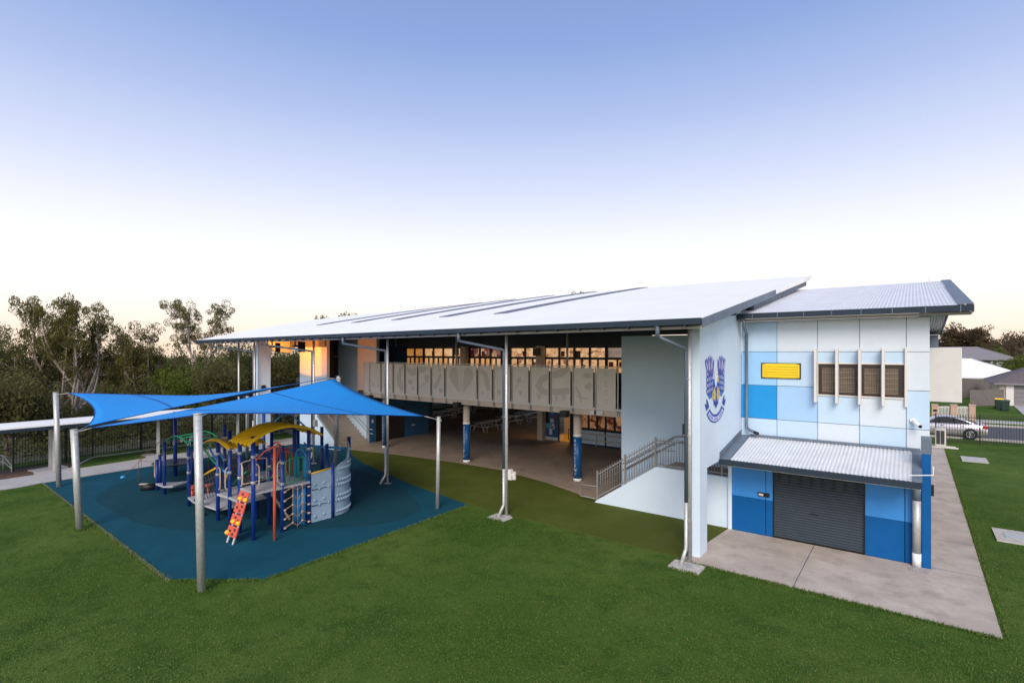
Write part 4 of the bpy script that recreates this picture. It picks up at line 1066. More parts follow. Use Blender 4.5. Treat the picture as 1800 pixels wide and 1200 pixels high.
for nme, (x, y, z) in PP.items():
    cz = [q for q in (z * .55, z * .80) if q > .5]
    k = MB(); k.tube([(x, y, 0), (x, y, z)], .065, 12); o = k.build('post', M['pg_blue'], P)
    k = MB(); k.tube([(x, y, z), (x, y, z + .05)], .069, 12); k.build('post_cap', M['pg_cap'], o)
    k = MB()
    for q in cz: k.tube([(x, y, q), (x, y, q + .09)], .074, 12); k.obox((x + .075, y - .03, q + .045), (.02, 0, 0), (0, .03, 0), (0, 0, .035))
    if nme in 'ABCEFgHIJL': build_each(k, 'post_clamp', M['alu'], o)
def deck(pts, z, name='deck'):
    k = MB(); k.prism([(x, y, z - .07) for x, y in pts], (0, 0, .07)); o = k.build(name, M['pg_grey'], P, bevel=.01); return o
deck([(-17.75, 8.5), (-16.66, 8.45), (-16.62, 10.4), (-17.8, 10.45)], 1.5)
deck([(-20.1, 8.85), (-19.6, 8.62), (-18.85, 8.66), (-17.82, 8.6), (-17.85, 9.5), (-18.7, 9.62), (-20.15, 9.7)], .97)
deck([(-22.35, 8.75), (-21.5, 8.62), (-19.7, 8.72), (-19.7, 9.7), (-21.6, 9.85), (-22.3, 9.75)], .37)
deck([(-25.8, 8.85), (-25.0, 8.85), (-24.7, 9.1), (-25.1, 9.95)], .36)
deck([(-19.4, 10.9), (-18.4, 10.7), (-18.4, 11.8), (-19.4, 11.8)], 1.25)
deck([(-21.2, 10.6), (-20.2, 10.6), (-20.2, 11.7), (-21.2, 11.7)], 1.1)
# yellow barrel roofs of ribbed plastic
def vault(p0, p1, side, rise, zb, ribs, name='curved_roof'):
    p0 = Vector((*p0, zb)); p1 = Vector((*p1, zb)); sd = Vector((*side, 0)); n = 22
    k = MB(); rows = []
    m_ = ribs * 8
    for j in range(m_ + 1):
        f = (j % 8) / 8; lift = .05 if f in (.25, .375, .5) else (.025 if f in (.125, .625) else 0)
        row = []
        for i in range(n + 1):
            t = i / n; p = p0.lerp(p1, t) + sd * (j / m_); p.z += rise * 4 * t * (1 - t) + lift; row.append(p)
        rows.append(row)
    k.smooth = False; k.grid(rows); k.grid([[p - Vector((0, 0, .03)) for p in r][::-1] for r in rows])
    for idx in (0, -1):
        k.grid([rows[idx], [p - Vector((0, 0, .03)) for p in rows[idx]]])
    for c in (0, -1): k.grid([[r[c] for r in rows], [r[c] - Vector((0, 0, .03)) for r in rows]])
    return k.build(name, M['pg_yellow'], P)
vault((-16.42, 8.15), (-16.34, 10.72), (-1.34, 0.02), .44, 3.08, 5)
vault((-20.2, 8.40), (-18.35, 8.40), (0, 1.35), .20, 2.72, 4)
# orange fire pole with arms
k = MB(); k.tube([(-16.15, 8.85, 0), (-16.15, 8.85, 3.0)], .045, 10)
k.tube([(-16.15, 8.85, 2.98), (-16.4, 8.66, 2.82), (-16.68, 8.47, 2.48)], .024, 8); k.tube([(-16.15, 8.85, 2.98), (-16.35, 9.1, 2.98), (-16.55, 9.3, 2.85), (-16.68, 9.4, 2.62)], .024, 8)
k.build('fire_pole', M['pg_orange'], P)
# red climbing ladder with cut-outs and yellow grips
a0, a1 = Vector((-17.42, 8.43, 1.47)), Vector((-17.28, 7.86, 0)); w_ = Vector((.58, .01, 0))
dn = (a1 - a0); nrm = w_.cross(dn).normalized()
if nrm.y > 0: nrm = -nrm
k = MB(); k.bar(a0 + w_ * .2, a1 + w_ * .2 , .05, .04); k.bar(a0 + w_ * .8, a1 + w_ * .8, .05, .04); lad = k.build('ladder_rail', M['alu'], P)
for i in range(4):
    t0, t1 = .0 + i * .225, .0 + i * .225 + .195
    p = [a0 + dn * t0, a0 + dn * t0 + w_ * 1, a0 + dn * t1 + w_ * 1, a0 + dn * t1]; off = nrm * .03
    k = MB(); k.prism([q + off for q in p], nrm * .025); pl2 = k.build('ladder_panel', M['pg_red'], P)
    k = MB()
    for (u, v) in ((.27, .5), (.72, .3), (.60, .75)) if i % 2 else ((.42, .3), (.75, .55), (.2, .72)):
        c = a0 + dn * (t0 + (t1 - t0) * v) + w_ * u + nrm * .058; k.obox(c, w_ * .09, dn * .022, nrm * .003)
    build_each(k, 'hand_hole', M['pg_black'], pl2)
    if i in (0, 2, 3):
        k = MB()
        for u in ((.30, .85) if i != 3 else (.05,)): 
            c = a0 + dn * (t0 + (t1 - t0) * .75) + w_ * u + nrm * .055; k.dome(c, nrm, .075, .07)
        k.build('climbing_grip', M['pg_yellow'], pl2)
# barriers on the main deck
def barrier(p, q, z0, h, rise, nb, m_, name='arched_barrier'):
    p = Vector((*p, z0)); q = Vector((*q, z0)); k = MB(); top = []
    for i in range(13):
        t = i / 12; c = p.lerp(q, t); c.z += h + rise * 4 * t * (1 - t); top.append(c)
    k.tube([p + Vector((0, 0, .08))] + top + [q + Vector((0, 0, .08))], .022, 8)
    k.tube([p + Vector((0, 0, .1)), q + Vector((0, 0, .1))], .018, 8)
    for i in range(1, nb + 1):
        t = i / (nb + 1); c = p.lerp(q, t); k.tube([c + Vector((0, 0, .1)), c + Vector((0, 0, h + rise * 4 * t * (1 - t)))], .014, 6)
    return k.build(name, m_, P)
barrier((-16.66, 9.50), (-16.70, 10.34), 1.50, .80, .10, 4, M['pg_green'])
barrier((-17.80, 9.62), (-17.80, 10.42), 1.50, .85, .10, 6, M['pg_orange'])
barrier((-17.66, 8.55), (-17.75, 9.45), 1.50, .82, .04, 0, M['pg_cream'])
k = MB(); k.tube([(-16.9, 10.42, 1.5), (-16.9, 10.42, 2.35), (-17.1, 10.44, 2.5), (-17.45, 10.47, 2.5), (-17.65, 10.48, 2.35), (-17.65, 10.48, 1.5)], .045, 10)
k.tube([(-17.0, 10.42, 1.5), (-17.0, 10.42, 2.25), (-17.25, 10.44, 2.4), (-17.55, 10.48, 2.25), (-17.55, 10.48, 1.5)], .03, 10)
k.build('slide_hood', M['pg_sky'], P)
for x in (-16.86, -17.1, -17.34): 
    k = MB(); k.tube([(x, 10.28, 0), (x, 10.28, 1.42)], .085, 12); k.build('blue_panel_tube', M['pg_sky'], P)
# cream hand loops by the posts
def loop(x, y, z0, z1, dx, dy):
    k = MB(); k.tube([(x, y, z0), (x + dx * .7, y + dy * .7, z0 + .03), (x + dx, y + dy, z0 + .12), (x + dx, y + dy, z1 - .12), (x + dx * .7, y + dy * .7, z1 - .03), (x, y, z1)], .022, 8); return k.build('hand_loop', M['pg_cream'], P)
for a in ((-16.7, 8.45, 1.62, 2.42, .02, .18), (-16.7, 9.42, 1.62, 2.38, .02, -.18), (-17.72, 8.52, 1.55, 2.3, .18, 0), (-18.85, 8.72, 1.2, 2.0, -.02, -.14), (-19.65, 8.68, 1.1, 1.9, .18, 0), (-26.02, 8.98, .5, 1.25, -.25, 0), (-17.79, 9.55, 1.6, 2.3, .0, .16)): loop(*a)
# cream rope net between the two right-hand posts under the deck
k = MB(); k.smooth = True
cr_ = {}
for i in range(5):
    z = .12 + i * .30
    k.tube([(-16.66, 9.46, z), (-16.62, 9.75, z + .12), (-16.62, 9.92, z - .02), (-16.62, 10.1, z + .12), (-16.68, 10.36, z)], .014, 6)
for y in (9.75, 10.1): k.tube([(-16.62, y, 0.2), (-16.62, y, 1.45)], .013, 6)
k.tube([(-16.62, 9.92, .02), (-16.62, 9.92, 1.45)], .013, 6)
nt_ = k.build('rope_net', M['rope'], P)
k = MB()
for i in range(5):
    z = .12 + i * .30
    for y in (9.47, 10.35): k.tube([(-16.64, y - .03, z), (-16.64, y + .05, z)], .032, 8)
    for y in (9.75, 10.1): k.tube([(-16.62, y - .03, z + .12), (-16.62, y + .03, z + .12)], .027, 8)
k.build('rope_clamp', M['pg_cream'], nt_)
# curved grey climbing wall: one flat panel, then a curl that rises at its far end
k = MB(); k.prism([(-16.72, 10.50, .02), (-16.68, 11.26, .02), (-16.68, 11.26, 1.78), (-16.72, 10.50, 1.70)], (-.06, 0, 0))
cw = k.build('climbing_wall', M['pg_wall'], P)
k = MB(); k.tube([(-16.72, 10.48, 1.73), (-16.70, 11.28, 1.81)], .03, 8); k.build('top_rail', M['pg_yellow'], cw)
cvp = []
for i in range(25):
    t = i / 24; a = -.10 + 1.38 * t; r_ = 1.05
    cvp.append((-16.74 - r_ + r_ * math.cos(a), 11.40 + r_ * math.sin(a) * 1.0 + .15, 1.74 + .78 * t ** 1.3 + .06 * math.sin(9 * t)))
k = MB(); k.smooth = True
nz = 8
k.grid([[(x, y, .02 + (h - .02) * j / nz) for x, y, h in cvp] for j in range(nz + 1)])
k.grid([[(x - .05 * (x + 17.79) / 1.05, y - .05 * (y - 11.55) / 1.05, .02 + (h - .02) * j / nz) for x, y, h in cvp][::-1] for j in range(nz + 1)])
k.grid([[(x, y, h) for x, y, h in cvp], [(x - .05 * (x + 17.79) / 1.05, y - .05 * (y - 11.55) / 1.05, h) for x, y, h in cvp]])
cw2 = k.build('curved_climbing_wall', M['pg_wall'], P)
k = MB()
for i in range(4):
    for j in range(6):
        y = 10.62 + i * .18; z = .22 + j * .28 + (.1 if i % 2 else 0)
        if (i + j) % 2 == 0 and z < 1.65: k.dome((-16.70, y, z), (1, 0, 0), .055, .045)
k.build('climbing_hold', M['pg_wall'], cw)
k = MB()
for i in range(1, 24):
    for j in range(8):
        x, y, h = cvp[i]; z = .18 + j * .28 + (.12 if i % 2 else 0)
        if z < h - .1 and (i * 3 + j) % 2 == 0: k.dome((x, y, z), ((x + 17.79), (y - 11.55), 0), .06, .055)
k.build('climbing_hold', M['pg_wall'], cw2)
k = MB()
for z in (.60, 1.16): 
    k.box(-16.725, -16.674, 10.505, 11.26, z, z + .012)
    k.tube([(x + .003 * (x + 17.79), y + .003 * (y - 11.55), z) for x, y, h in cvp], .008, 5)
k.build('panel_joint', M['pg_cap'], cw2)
k = MB(); k.tube([(-19.4, 11.6, 2.3), (-17.52, 12.62, 2.2)], .045, 8); k.build('blue_rail', M['pg_sky'], P)
# green overhead arches with hanging rings, ending in bent blue pipes
k = MB()
def ar_pts(x0, x1, y, z0, z1, rise, n=14): return [(x0 + (x1 - x0) * i / n, y, z0 + (z1 - z0) * i / n + rise * math.sin(PI * i / n)) for i in range(n + 1)]
f1 = ar_pts(-25.0, -22.36, 8.9, 2.2, 2.2, .36); f2 = ar_pts(-24.9, -21.7, 9.85, 2.25, 2.3, .40)
k.tube(f1, .028, 8); k.tube(f2, .028, 8)
for i in range(1, 14, 2): k.tube([f1[i], f2[i]], .02, 6)
oh = k.build('overhead_ladder', M['pg_green'], P)
for i in range(2, 13, 2):
    p = Vector(f1[i]).lerp(Vector(f2[i]), .2 if i % 4 else .7); k = MB()
    k.tube([p, p - Vector((0, 0, .12))], .008, 5); k.tube([p + Vector((.08 * math.cos(t * PI / 6), 0, -.20 + .08 * math.sin(t * PI / 6))) for t in range(13)], .011, 6); k.build('hanging_ring', M['alu'], oh)
k = MB(); k.tube([(-22.36, 8.85, 2.28), (-21.6, 8.75, 2.5), (-20.9, 8.7, 2.45), (-20.3, 8.7, 2.15), (-19.7, 8.68, 1.95)], .032, 8); build_each(k, 'bent_pipe', M['pg_green'], P)
k = MB(); k.tube([(-21.0, 8.95, 2.42), (-20.4, 8.9, 2.1), (-19.5, 8.8, 1.75), (-18.9, 8.74, 1.75)], .036, 8); k.tube([(-21.68, 9.83, 2.4), (-21.3, 9.5, 2.45), (-20.9, 9.3, 2.2), (-20.4, 9.2, 2.0)], .03, 8)
k.tube([(-22.6, 11.9, 2.9), (-22.0, 12.0, 2.9), (-21.3, 12.1, 3.35), (-20.7, 12.1, 3.35), (-19.6, 12.3, 2.7)], .035, 8); k.tube([(-22.6, 11.9, 2.6), (-21.5, 12.0, 2.85), (-20.4, 11.4, 2.75)], .028, 8)
build_each(k, 'bent_pipe', M['pg_sky'], P)
# leaning climbing net and stepping pods on the left end
k = MB()
for i in range(6):
    t = i / 5; k.tube([(-24.3 + 1.5 * t, 10.7, 1.9), (-24.3 + 1.5 * t, 11.6, .05)], .010, 5)
for j in range(5):
    t = j / 4; k.tube([(-24.3, 10.7 + .9 * t, 1.9 - 1.85 * t), (-22.8, 10.7 + .9 * t, 1.9 - 1.85 * t)], .010, 5)
k.tube([(-24.9, 9.9, 2.2), (-24.3, 10.7, 1.9), (-22.8, 10.7, 1.9), (-22.6, 11.9, 2.2)], .03, 8)
k.build('leaning_net', M['rope_red'], P)
for x, y, z in ((-23.9, 9.6, .35), (-23.3, 9.3, .45), (-22.8, 9.7, .55)):
    k = MB(); k.tube([(x, y, 0), (x, y, z)], .05, 10); k.tube([(x, y, z), (x, y, z + .05)], [.19, .17], 16); k.build('stepping_pod', M['pg_orange'], P)
k = MB(); k.tube([(-19.2, 10.95, 1.28), (-19.2, 10.95, 2.1), (-18.9, 10.9, 2.22), (-18.6, 10.85, 2.1), (-18.6, 10.85, 1.28)], .022, 8)
for q in (-19.05, -18.9, -18.75): k.tube([(q, 10.9, 1.32), (q, 10.9, 2.14)], .012, 6)
k.build('arched_barrier', M['pg_green'], P)
# black disc pole and net bridges
k = MB(); k.tube([(-20.6, 8.45, .05), (-20.6, 8.45, 2.35)], .02, 8)
for z in (.15, .62, 1.1): k.tube([(-20.6, 8.45, z), (-20.6, 8.45, z + .05)], [.18, .15], 16)
k.build('disc_climber', M['pg_black'], P)
def netbridge(p, q, p2, q2, name='net_bridge'):
    k = MB(); p, q, p2, q2 = map(Vector, (p, q, p2, q2)); n = 7
    for i in range(n + 1):
        t = i / n; k.tube([p.lerp(q, t), p2.lerp(q2, t)], .011, 5)
    for j in range(5):
        t = j / 4; k.tube([p.lerp(p2, t), q.lerp(q2, t)], .011, 5)
    return k.build(name, M['ropedark'], P)
netbridge((-21.3, 8.75, 1.25), (-19.7, 8.75, 1.85), (-21.3, 8.95, .42), (-19.75, 8.95, .95)); netbridge((-19.6, 9.4, 1.5), (-18.8, 9.4, 2.0), (-19.6, 9.4, .95), (-18.8, 9.4, 1.2))
k = MB(); k.tube([(-21.3, 8.75, 1.27), (-20.4, 8.72, 1.62), (-19.72, 8.7, 1.88)], .035, 8); k.tube([(-19.6, 8.9, 1.35), (-18.9, 8.75, 1.95)], .035, 8); build_each(k, 'yellow_rail', M['pg_yellow'], P)
k = MB(); k.tube([(-19.6, 9.2, 1.2), (-19.2, 9.2, 1.5), (-18.8, 9.3, 1.75)], .03, 8); k.tube([(-17.75, 9.4, 1.9), (-17.3, 9.9, 2.1)], .016, 6); k.tube([(-17.75, 9.4, 1.6), (-17.2, 10.0, 1.8)], .016, 6)
k.tube([(-19.6, 12.0, 2.3), (-19.2, 11.9, 2.2), (-18.9, 11.8, 2.3), (-18.6, 11.7, 2.1)], .03, 8); build_each(k, 'green_rail', M['pg_green'], P)
k = MB(); k.tube([(-23.2, 12.4, 1.7), (-22.6, 12.5, 1.95), (-21.9, 12.5, 1.7), (-21.2, 12.4, 1.9)], .035, 8)
for i in range(5): k.tube([(-23 + i * .35, 12.4, 1.8), (-22.95 + i * .35, 12.35, 1.3), (-22.85 + i * .35, 12.4, 1.75)], .02, 6)
k.build('red_ring_rail', M['pg_red'], P)
k = MB(); k.tube([(-18.4, 9.9, 1.0), (-17.9, 10.35, 0.02)], .05, 8); k.tube([(-18.15, 9.8, 1.0), (-17.65, 10.25, 0.02)], .05, 8); build_each(k, 'timber_brace', M['beige'], P)
k = MB(); k.tube([(-26.45, 8.55, .15), (-26.15, 8.95, .15)], .14, 18); rl_ = k.build('roller_barrel', M['pg_black'], P)
k = MB(); k.obox((-26.36, 8.60, .295), (.13, .09, 0), (.05, -.07, 0), (0, 0, .01)); k.build('foot_plate', M['pg_cream'], rl_)
# mast with a round dish and a cone of ropes
SP = thing('rope_spinner', (-28.2, 10.5, 0), 'navy mast with a round black dish and hanging ropes left of the climbing frame', 'playground spinner')
k = MB(); k.tube([(-28.2, 10.5, 0), (-28.2, 10.5, 3.1)], .085, 14); k.build('mast', M['pg_blue'], SP)
k = MB(); k.tube([(-28.2, 10.5, .62), (-28.2, 10.5, .70)], [.75, .95], 26); k.build('dish', M['pg_black'], SP)
k = MB()
for i in range(8):
    a = 2 * PI * i / 8; x, y = -28.2 + 1.5 * math.cos(a), 10.5 + 1.5 * math.sin(a)
    k.tube([(-28.2 + .1 * math.cos(a), 10.5 + .1 * math.sin(a), 2.2), (x, y, 1.0), (x, y, .05)], .009, 5)
    a2 = 2 * PI * (i + 1) / 8
    k.tube([(x, y, 1.0), (-28.2 + 1.5 * math.cos(a2), 10.5 + 1.5 * math.sin(a2), 1.0)], .009, 5)
k.tube([(-29.2, 9.6, 1.0), (-29.9, 8.9, .03)], .009, 5)
nn_ = k.build('rope_cone', M['rope_red'], SP)
k = MB(); k.dome((-29.9, 8.9, .012), (0, 0, 1), .12, .08); k.build('anchor_cap', M['pg_sky'], SP)

# ================================================================== PICNIC TABLES under the floor
TB = thing('picnic_table', (0, 0, 0), 'x', 'picnic table')
k = MB()
for i in range(3): k.box(-.40 + i * .27, -.15 + i * .27, -1.15, 1.15, .72, .75)
k.build('table_top', M['alu'], TB)
for sx in (-1, 1):
    k = MB(); k.box(sx * .78 - .13, sx * .78 + .13, -1.15, 1.15, .42, .45); k.build('bench', M['alu'], TB)
for y in (-.85, .85):
    k = MB()
    for sx in (-1, 1): k.bar((sx * .22, y, .72), (sx * .55, y, .0), .05, .05)
    k.bar((-.78, y, .40), (.78, y, .40), .05, .05)
    for sx in (-1, 1): k.bar((sx * .82, y, .42), (sx * .82, y, 0), .04, .04)
    k.build('leg_frame', M['steel'], TB)
spots = [(-33.1, 33.1, 'silver picnic table at the dark left end of the undercroft, beside the thin sail post'), (-33.8, 36.0, 'silver picnic table just left of the column lettered RESPONSIBLE'), (-34.5, 39.4, 'silver picnic table peeping out right behind the column lettered RESPONSIBLE'),
         (-25.7, 30.7, 'nearest silver picnic table, alone in the middle of the undercroft floor'), (-26.2, 33.9, 'silver picnic table half hidden by the middle roof post and its downpipe'), (-26.3, 37.1, 'silver picnic table left of the square cream column'),
         (-27.9, 39.4, 'bright picnic table behind the one near the square cream column'), (-32.0, 40.6, 'distant picnic table against the dark back of the undercroft, left of the downpipe')]
for i, (x, y, lab) in enumerate(spots):
    o = TB if i == 0 else copy_tree(TB); o.location = (x, y, .006); o['label'] = lab; o['group'] = 'picnic tables under the school'

# ================================================================== COVERED WALKWAY on the left
CWk = thing('covered_walkway', (-35, 10, 0), 'low white covered walkway roof on steel posts along the left path', 'covered walkway')
k = MB(); k.box(-36.6, -33.95, 1.5, 21.5, 2.17, 2.20); k.m(1).prism([(-36.65, 1.5, 2.31), (-33.92, 1.5, 2.31), (-33.92, 1.5, 2.36), (-35.3, 1.5, 2.46), (-36.65, 1.5, 2.36)], (0, 20, 0)); k.build('roof', [M['soffit'], M['roofwhite']], CWk)
k = MB(); k.box(-34.0, -33.93, 1.5, 21.5, 2.14, 2.305); k.box(-36.66, -36.6, 1.5, 21.5, 2.14, 2.305); k.build('fascia_gutter', M['slate'], CWk)
for y in (7.35, 12.0, 16.5, 20.5):
    for x in (-34.45, -35.2) if y in (7.35,) else (-34.6,):
        k = MB(); k.box(x - .06, x + .06, y - .06, y + .06, 0, 2.17); k.build('post', M['steel_warm'], CWk)
k = MB(); 
for x in (-35.0,): k.bar((x, 6.6, .02), (x - .3, 7.9, .03), .8, .05)
k.build('footing_slab', M['path'], CWk)
HRl = MB()
for y in (5.2, 5.75): 
    HRl.tube([(-36.8, y - .3, -.2), (-36.8, y - .3, .75), (-36.2, y, .80), (-35.6, y + .2, .35), (-35.5, y + .2, .02)], .024, 8); HRl.tube([(-36.8, y - .3, .45), (-36.2, y, .48), (-35.6, y + .2, .20)], .02, 8)
    HRl.tube([(-36.2, y, 0), (-36.2, y, .80)], .022, 8)
tag(HRl.build('stair_handrail', M['steel'], None, (-36, 5.4, 0)), 'bent galvanised handrail at the steps on the far left edge', 'handrail')

# ================================================================== STEEL FENCES
def steel_fence(pts, h, gap, label, post_every=2.4, z0=0.0, r=.011):
    o = thing('steel_fence', (*pts[0], z0), label, 'fence')
    rails = MB(); pal_ = MB(); posts = []
    for a, b in zip(pts, pts[1:]):
        a = Vector((*a, z0)); b = Vector((*b, z0)); L = (b - a).length; d = (b - a) / L
        for z in (.14, h - .18): rails.bar(a + Vector((0, 0, z)), b + Vector((0, 0, z)), .035, .035)
        t = gap
        while t < L:
            p = a + d * t; pal_.box(p.x - r, p.x + r, p.y - r, p.y + r, p.z + .06, p.z + h); t += gap
        t = 0
        while t <= L: posts.append(a + d * t); t += post_every
    rails.build('rail', M['fence_black'], o); pal_.build('palings', M['fence_black'], o)
    for p in posts:
        k = MB(); k.box(p.x - .035, p.x + .035, p.y - .035, p.y + .035, p.z, p.z + h + .06); k.build('fence_post', M['fence_black'], o)
    return o
steel_fence([(-35.75, 6.05), (-37.1, 9.6), (-37.3, 13.7), (-37.3, 32)], 1.9, .13, 'black steel paling fence along the left path in front of the gum trees')
steel_fence([(1.2, 44.55), (6.0, 46.4), (14, 49.4)], 1.88, .15, 'black steel paling fence on the right between lawn and street', r=.012)

# ================================================================== STREET: car, bins, houses
car = thing('parked_car', (1.75, 48.3, .03), 'silver sedan parked on the street behind the right-hand black fence', 'car')
cx0, cy0, cz0 = 1.75, 48.3, .03      # nose towards -X
def cp3(x, y, z): return (cx0 + x, cy0 + y, cz0 + z)
prof_low = [(-2.25, .45), (-2.28, .62), (-2.15, .76), (-1.2, .92), (-.6, .97), (.6, 1.0), (1.35, 1.03), (1.95, 1.02), (2.22, .95), (2.28, .70), (2.25, .42)]
k = MB(); k.smooth = True
secs = []
NP = 28
def upper(x):
    for (a, za), (b, zb) in zip(prof_low, prof_low[1:]):
        if a <= x <= b and b > a: return za + (zb - za) * (x - a) / (b - a)
    return .7
for i in range(NP + 1):
    x = -2.27 + 4.54 * i / NP; zt_ = upper(x); e = 1 - .16 * abs(x / 2.27) ** 4; hw = .90 * e; zb_ = .22 + .12 * abs(x / 2.27) ** 6
    secs.append([(x, -hw * .9, zb_), (x, -hw, zb_ + .14), (x, -hw * 1.0, zb_ + (zt_ - zb_) * .55), (x, -hw * .955, zt_ - .06), (x, -hw * .86, zt_), (x, 0, zt_ + .025), (x, hw * .86, zt_), (x, hw * .955, zt_ - .06), (x, hw, zb_ + (zt_ - zb_) * .55), (x, hw, zb_ + .14), (x, hw * .9, zb_)])
k.grid([[cp3(*p) for p in s_] for s_ in secs]); k.poly([cp3(*p) for p in secs[0]]); k.poly([cp3(*p) for p in secs[-1]][::-1]); k.grid([[cp3(*s_[0]) for s_ in secs], [cp3(*s_[-1]) for s_ in secs]])
cab = [(-1.15, .93, .80), (-.45, 1.38, .62), (.1, 1.45, .60), (.65, 1.42, .60), (1.15, 1.26, .64), (1.75, 1.02, .74)]
k.grid([[cp3(x, -w, min(z, .98) - .02), cp3(x, -(w + .16 * (1.45 - z) * 0 ) + .0, z - .05), cp3(x, -w + .10, z), cp3(x, w - .10, z), cp3(x, w, z - .05), cp3(x, w, min(z, .98) - .02)] for x, z, w in [(a, b, c) for a, b, c in cab]])
body = k.build('car_body', M['carpaint'], car)
k = MB()
for sd in (-1, 1):
    y_ = .79
    out = [(-.95, 1.0), (-.40, 1.33), (.1, 1.385), (.62, 1.36), (1.05, 1.22), (1.40, 1.05), (1.3, 1.02), (-.9, .985)]
    pts = [cp3(x, sd * (y_ - .15 * (z - .98) / .42), z) for x, z in out]
    k.prism(pts, (0, sd * .012, 0))
k.prism([cp3(1.13, -.5, 1.29), cp3(1.13, .5, 1.29), cp3(1.74, .62, 1.05), cp3(1.74, -.62, 1.05)], (.012, 0, .012)); k.build('side_windows', M['carglass'], car)
k = MB(); 
for x in (-.28, .52): k.box(cx0 + x - .02, cx0 + x + .02, cy0 - .82, cy0 - .70, cz0 + .95, cz0 + 1.38)
build_each(k, 'window_pillar', M['black'], car)
for x in (-1.36, 1.36):
    for sd in (-1, 1):
        y_ = cy0 + sd * .80
        k = MB(); k.tube([(cx0 + x, y_ - .11, cz0 + .32), (cx0 + x, y_ - .09, cz0 + .32), (cx0 + x, y_ + .09, cz0 + .32), (cx0 + x, y_ + .11, cz0 + .32)], [.29, .325, .325, .29], 24); w_o = k.build('wheel', M['tyre'], car)
        k = MB(); k.tube([(cx0 + x, y_ + sd * .108, cz0 + .32), (cx0 + x, y_ + sd * .116, cz0 + .32)], .075, 14)
        for s5 in range(10):
            a = 2 * PI * s5 / 10; k.bar((cx0 + x, y_ + sd * .113, cz0 + .32), (cx0 + x + .215 * math.cos(a), y_ + sd * .113, cz0 + .32 + .215 * math.sin(a)), .045, .012)
        k.tube([(cx0 + x + .215 * math.cos(2 * PI * t / 24), y_ + sd * .112, cz0 + .32 + .215 * math.sin(2 * PI * t / 24)) for t in range(25)], .016, 6)
        k.build('rim', M['rim'], w_o)
for sd in (-1, 1):
    k = MB(); k.box(cx0 + 1.98, cx0 + 2.27, cy0 + sd * .70 - .14, cy0 + sd * .70 + .16, cz0 + .76, cz0 + .93); k.build('tail_lamp', M['tail'], car, bevel=.03)
for x in (-.15, .95):
    k = MB(); k.box(cx0 + x - .09, cx0 + x + .09, cy0 - .925, cy0 - .895, cz0 + .84, cz0 + .87); k.build('door_handle', M['rim'], car)
k = MB(); k.box(cx0 - .9, cx0 + .9, cy0 - .915, cy0 - .897, cz0 + .40, cz0 + .42); k.build('sill_strip', M['rim'], car)
k = MB()
for sd in (-1, 1): 
    for x in (-1.36, 1.36): k.tube([(cx0 + x, cy0 + sd * .885, cz0 + .34), (cx0 + x, cy0 + sd * .905, cz0 + .34)], .385, 24)
build_each(k, 'wheel_arch', M['pg_black'], car)

def wheelie_bin(px, py, z, lid, label):
    p = G(px, py, z)
    o = thing('wheelie_bin', p, label, 'wheelie bin', 'wheelie bins by the driveway'); x, y, z_ = p
    k = MB(); b = .26; t = .30
    k.prism([(x - b, y - b, z_ + .06), (x + b, y - b, z_ + .06), (x + t, y - t, z_ + .95), (x - t, y - t, z_ + .95)], (0, .58, 0)); k.build('bin_body', M['bin'], o, bevel=.02)
    k = MB(); k.prism([(x - .33, y - .36, z_ + .95), (x + .33, y - .36, z_ + .95), (x + .31, y - .30, z_ + 1.05), (x - .31, y - .30, z_ + 1.05)], (0, .70, 0)); k.build('bin_lid', M[lid], o)
    k = MB()
    for s_ in (-1, 1): k.tube([(x + s_ * .27, y + .30, z_ + .11), (x + s_ * .33, y + .30, z_ + .11)], .11, 14)
    k.build('bin_wheel', M['tyre'], o)
wheelie_bin(1756, 718.5, .30, 'pg_yellow', 'dark green wheelie bin with the yellow lid, partly behind the other bin')
wheelie_bin(1767, 722, .30, 'bin', 'all green wheelie bin in front, nearer the driveway')

def hip_house(name, x0, y0, w, d, zb, ze, zr, m_wall, m_roof, label, over=.5):
    """x0, y0: front left corner; walls follow the street"""
    o = thing(name, (x0 + w / 2, y0 + d / 2, zb), label, 'house')
    x1, y1 = x0 + w, y0 + d
    k = MB(); k.box(x0, x1, y0, y1, zb - .6, ze); k.build('house_wall', m_wall, o)
    X0, X1, Y0_, Y1_ = x0 - over, x1 + over, y0 - over, y1 + over; ym = (Y0_ + Y1_) / 2; ins = min((Y1_ - Y0_) / 2, (X1 - X0) * .48)
    A_, B_ = (X0 + ins, ym, zr), (X1 - ins, ym, zr)
    a, b, c, d_ = (X0, Y0_, ze), (X1, Y0_, ze), (X1, Y1_, ze), (X0, Y1_, ze)
    k = MB(); k.poly([a, b, B_, A_]).poly([b, c, B_]).poly([c, d_, A_, B_]).poly([d_, a, A_]).poly([d_, c, b, a]); rf_ = k.build('house_roof', m_roof, o)
    k = MB()
    for p, q in ((a, b), (b, c), (c, d_), (d_, a)): k.bar(Vector(p) - Vector((0, 0, .08)), Vector(q) - Vector((0, 0, .08)), .12, .18)
    k.build('gutter', M['greyroof'] if m_roof != M['roofwhite'] else M['offwhite'], rf_)
    k = MB()
    for p, q in [(a, A_), (d_, A_), (b, B_), (c, B_), (A_, B_)]: k.tube([p, q], .09, 6)
    k.build('ridge_cap', m_roof, rf_)
    return o
hx, hy, _ = at(1757, 617, 55.8)
gh = hip_house('brick_garage_house', hx, hy, 13, 9.0, .33, 2.66, 5.0, M['render'], M['tile'], 'cream house with brown tiled roof and grey garage door at the right edge', .45)
gd0 = XatY(1782, hy)
k = MB(); k.box(gd0, gd0 + 3.2, hy - .06, hy - .005, .33, 2.40); k.build('garage_door', M['greyroof'], gh)
k = MB()
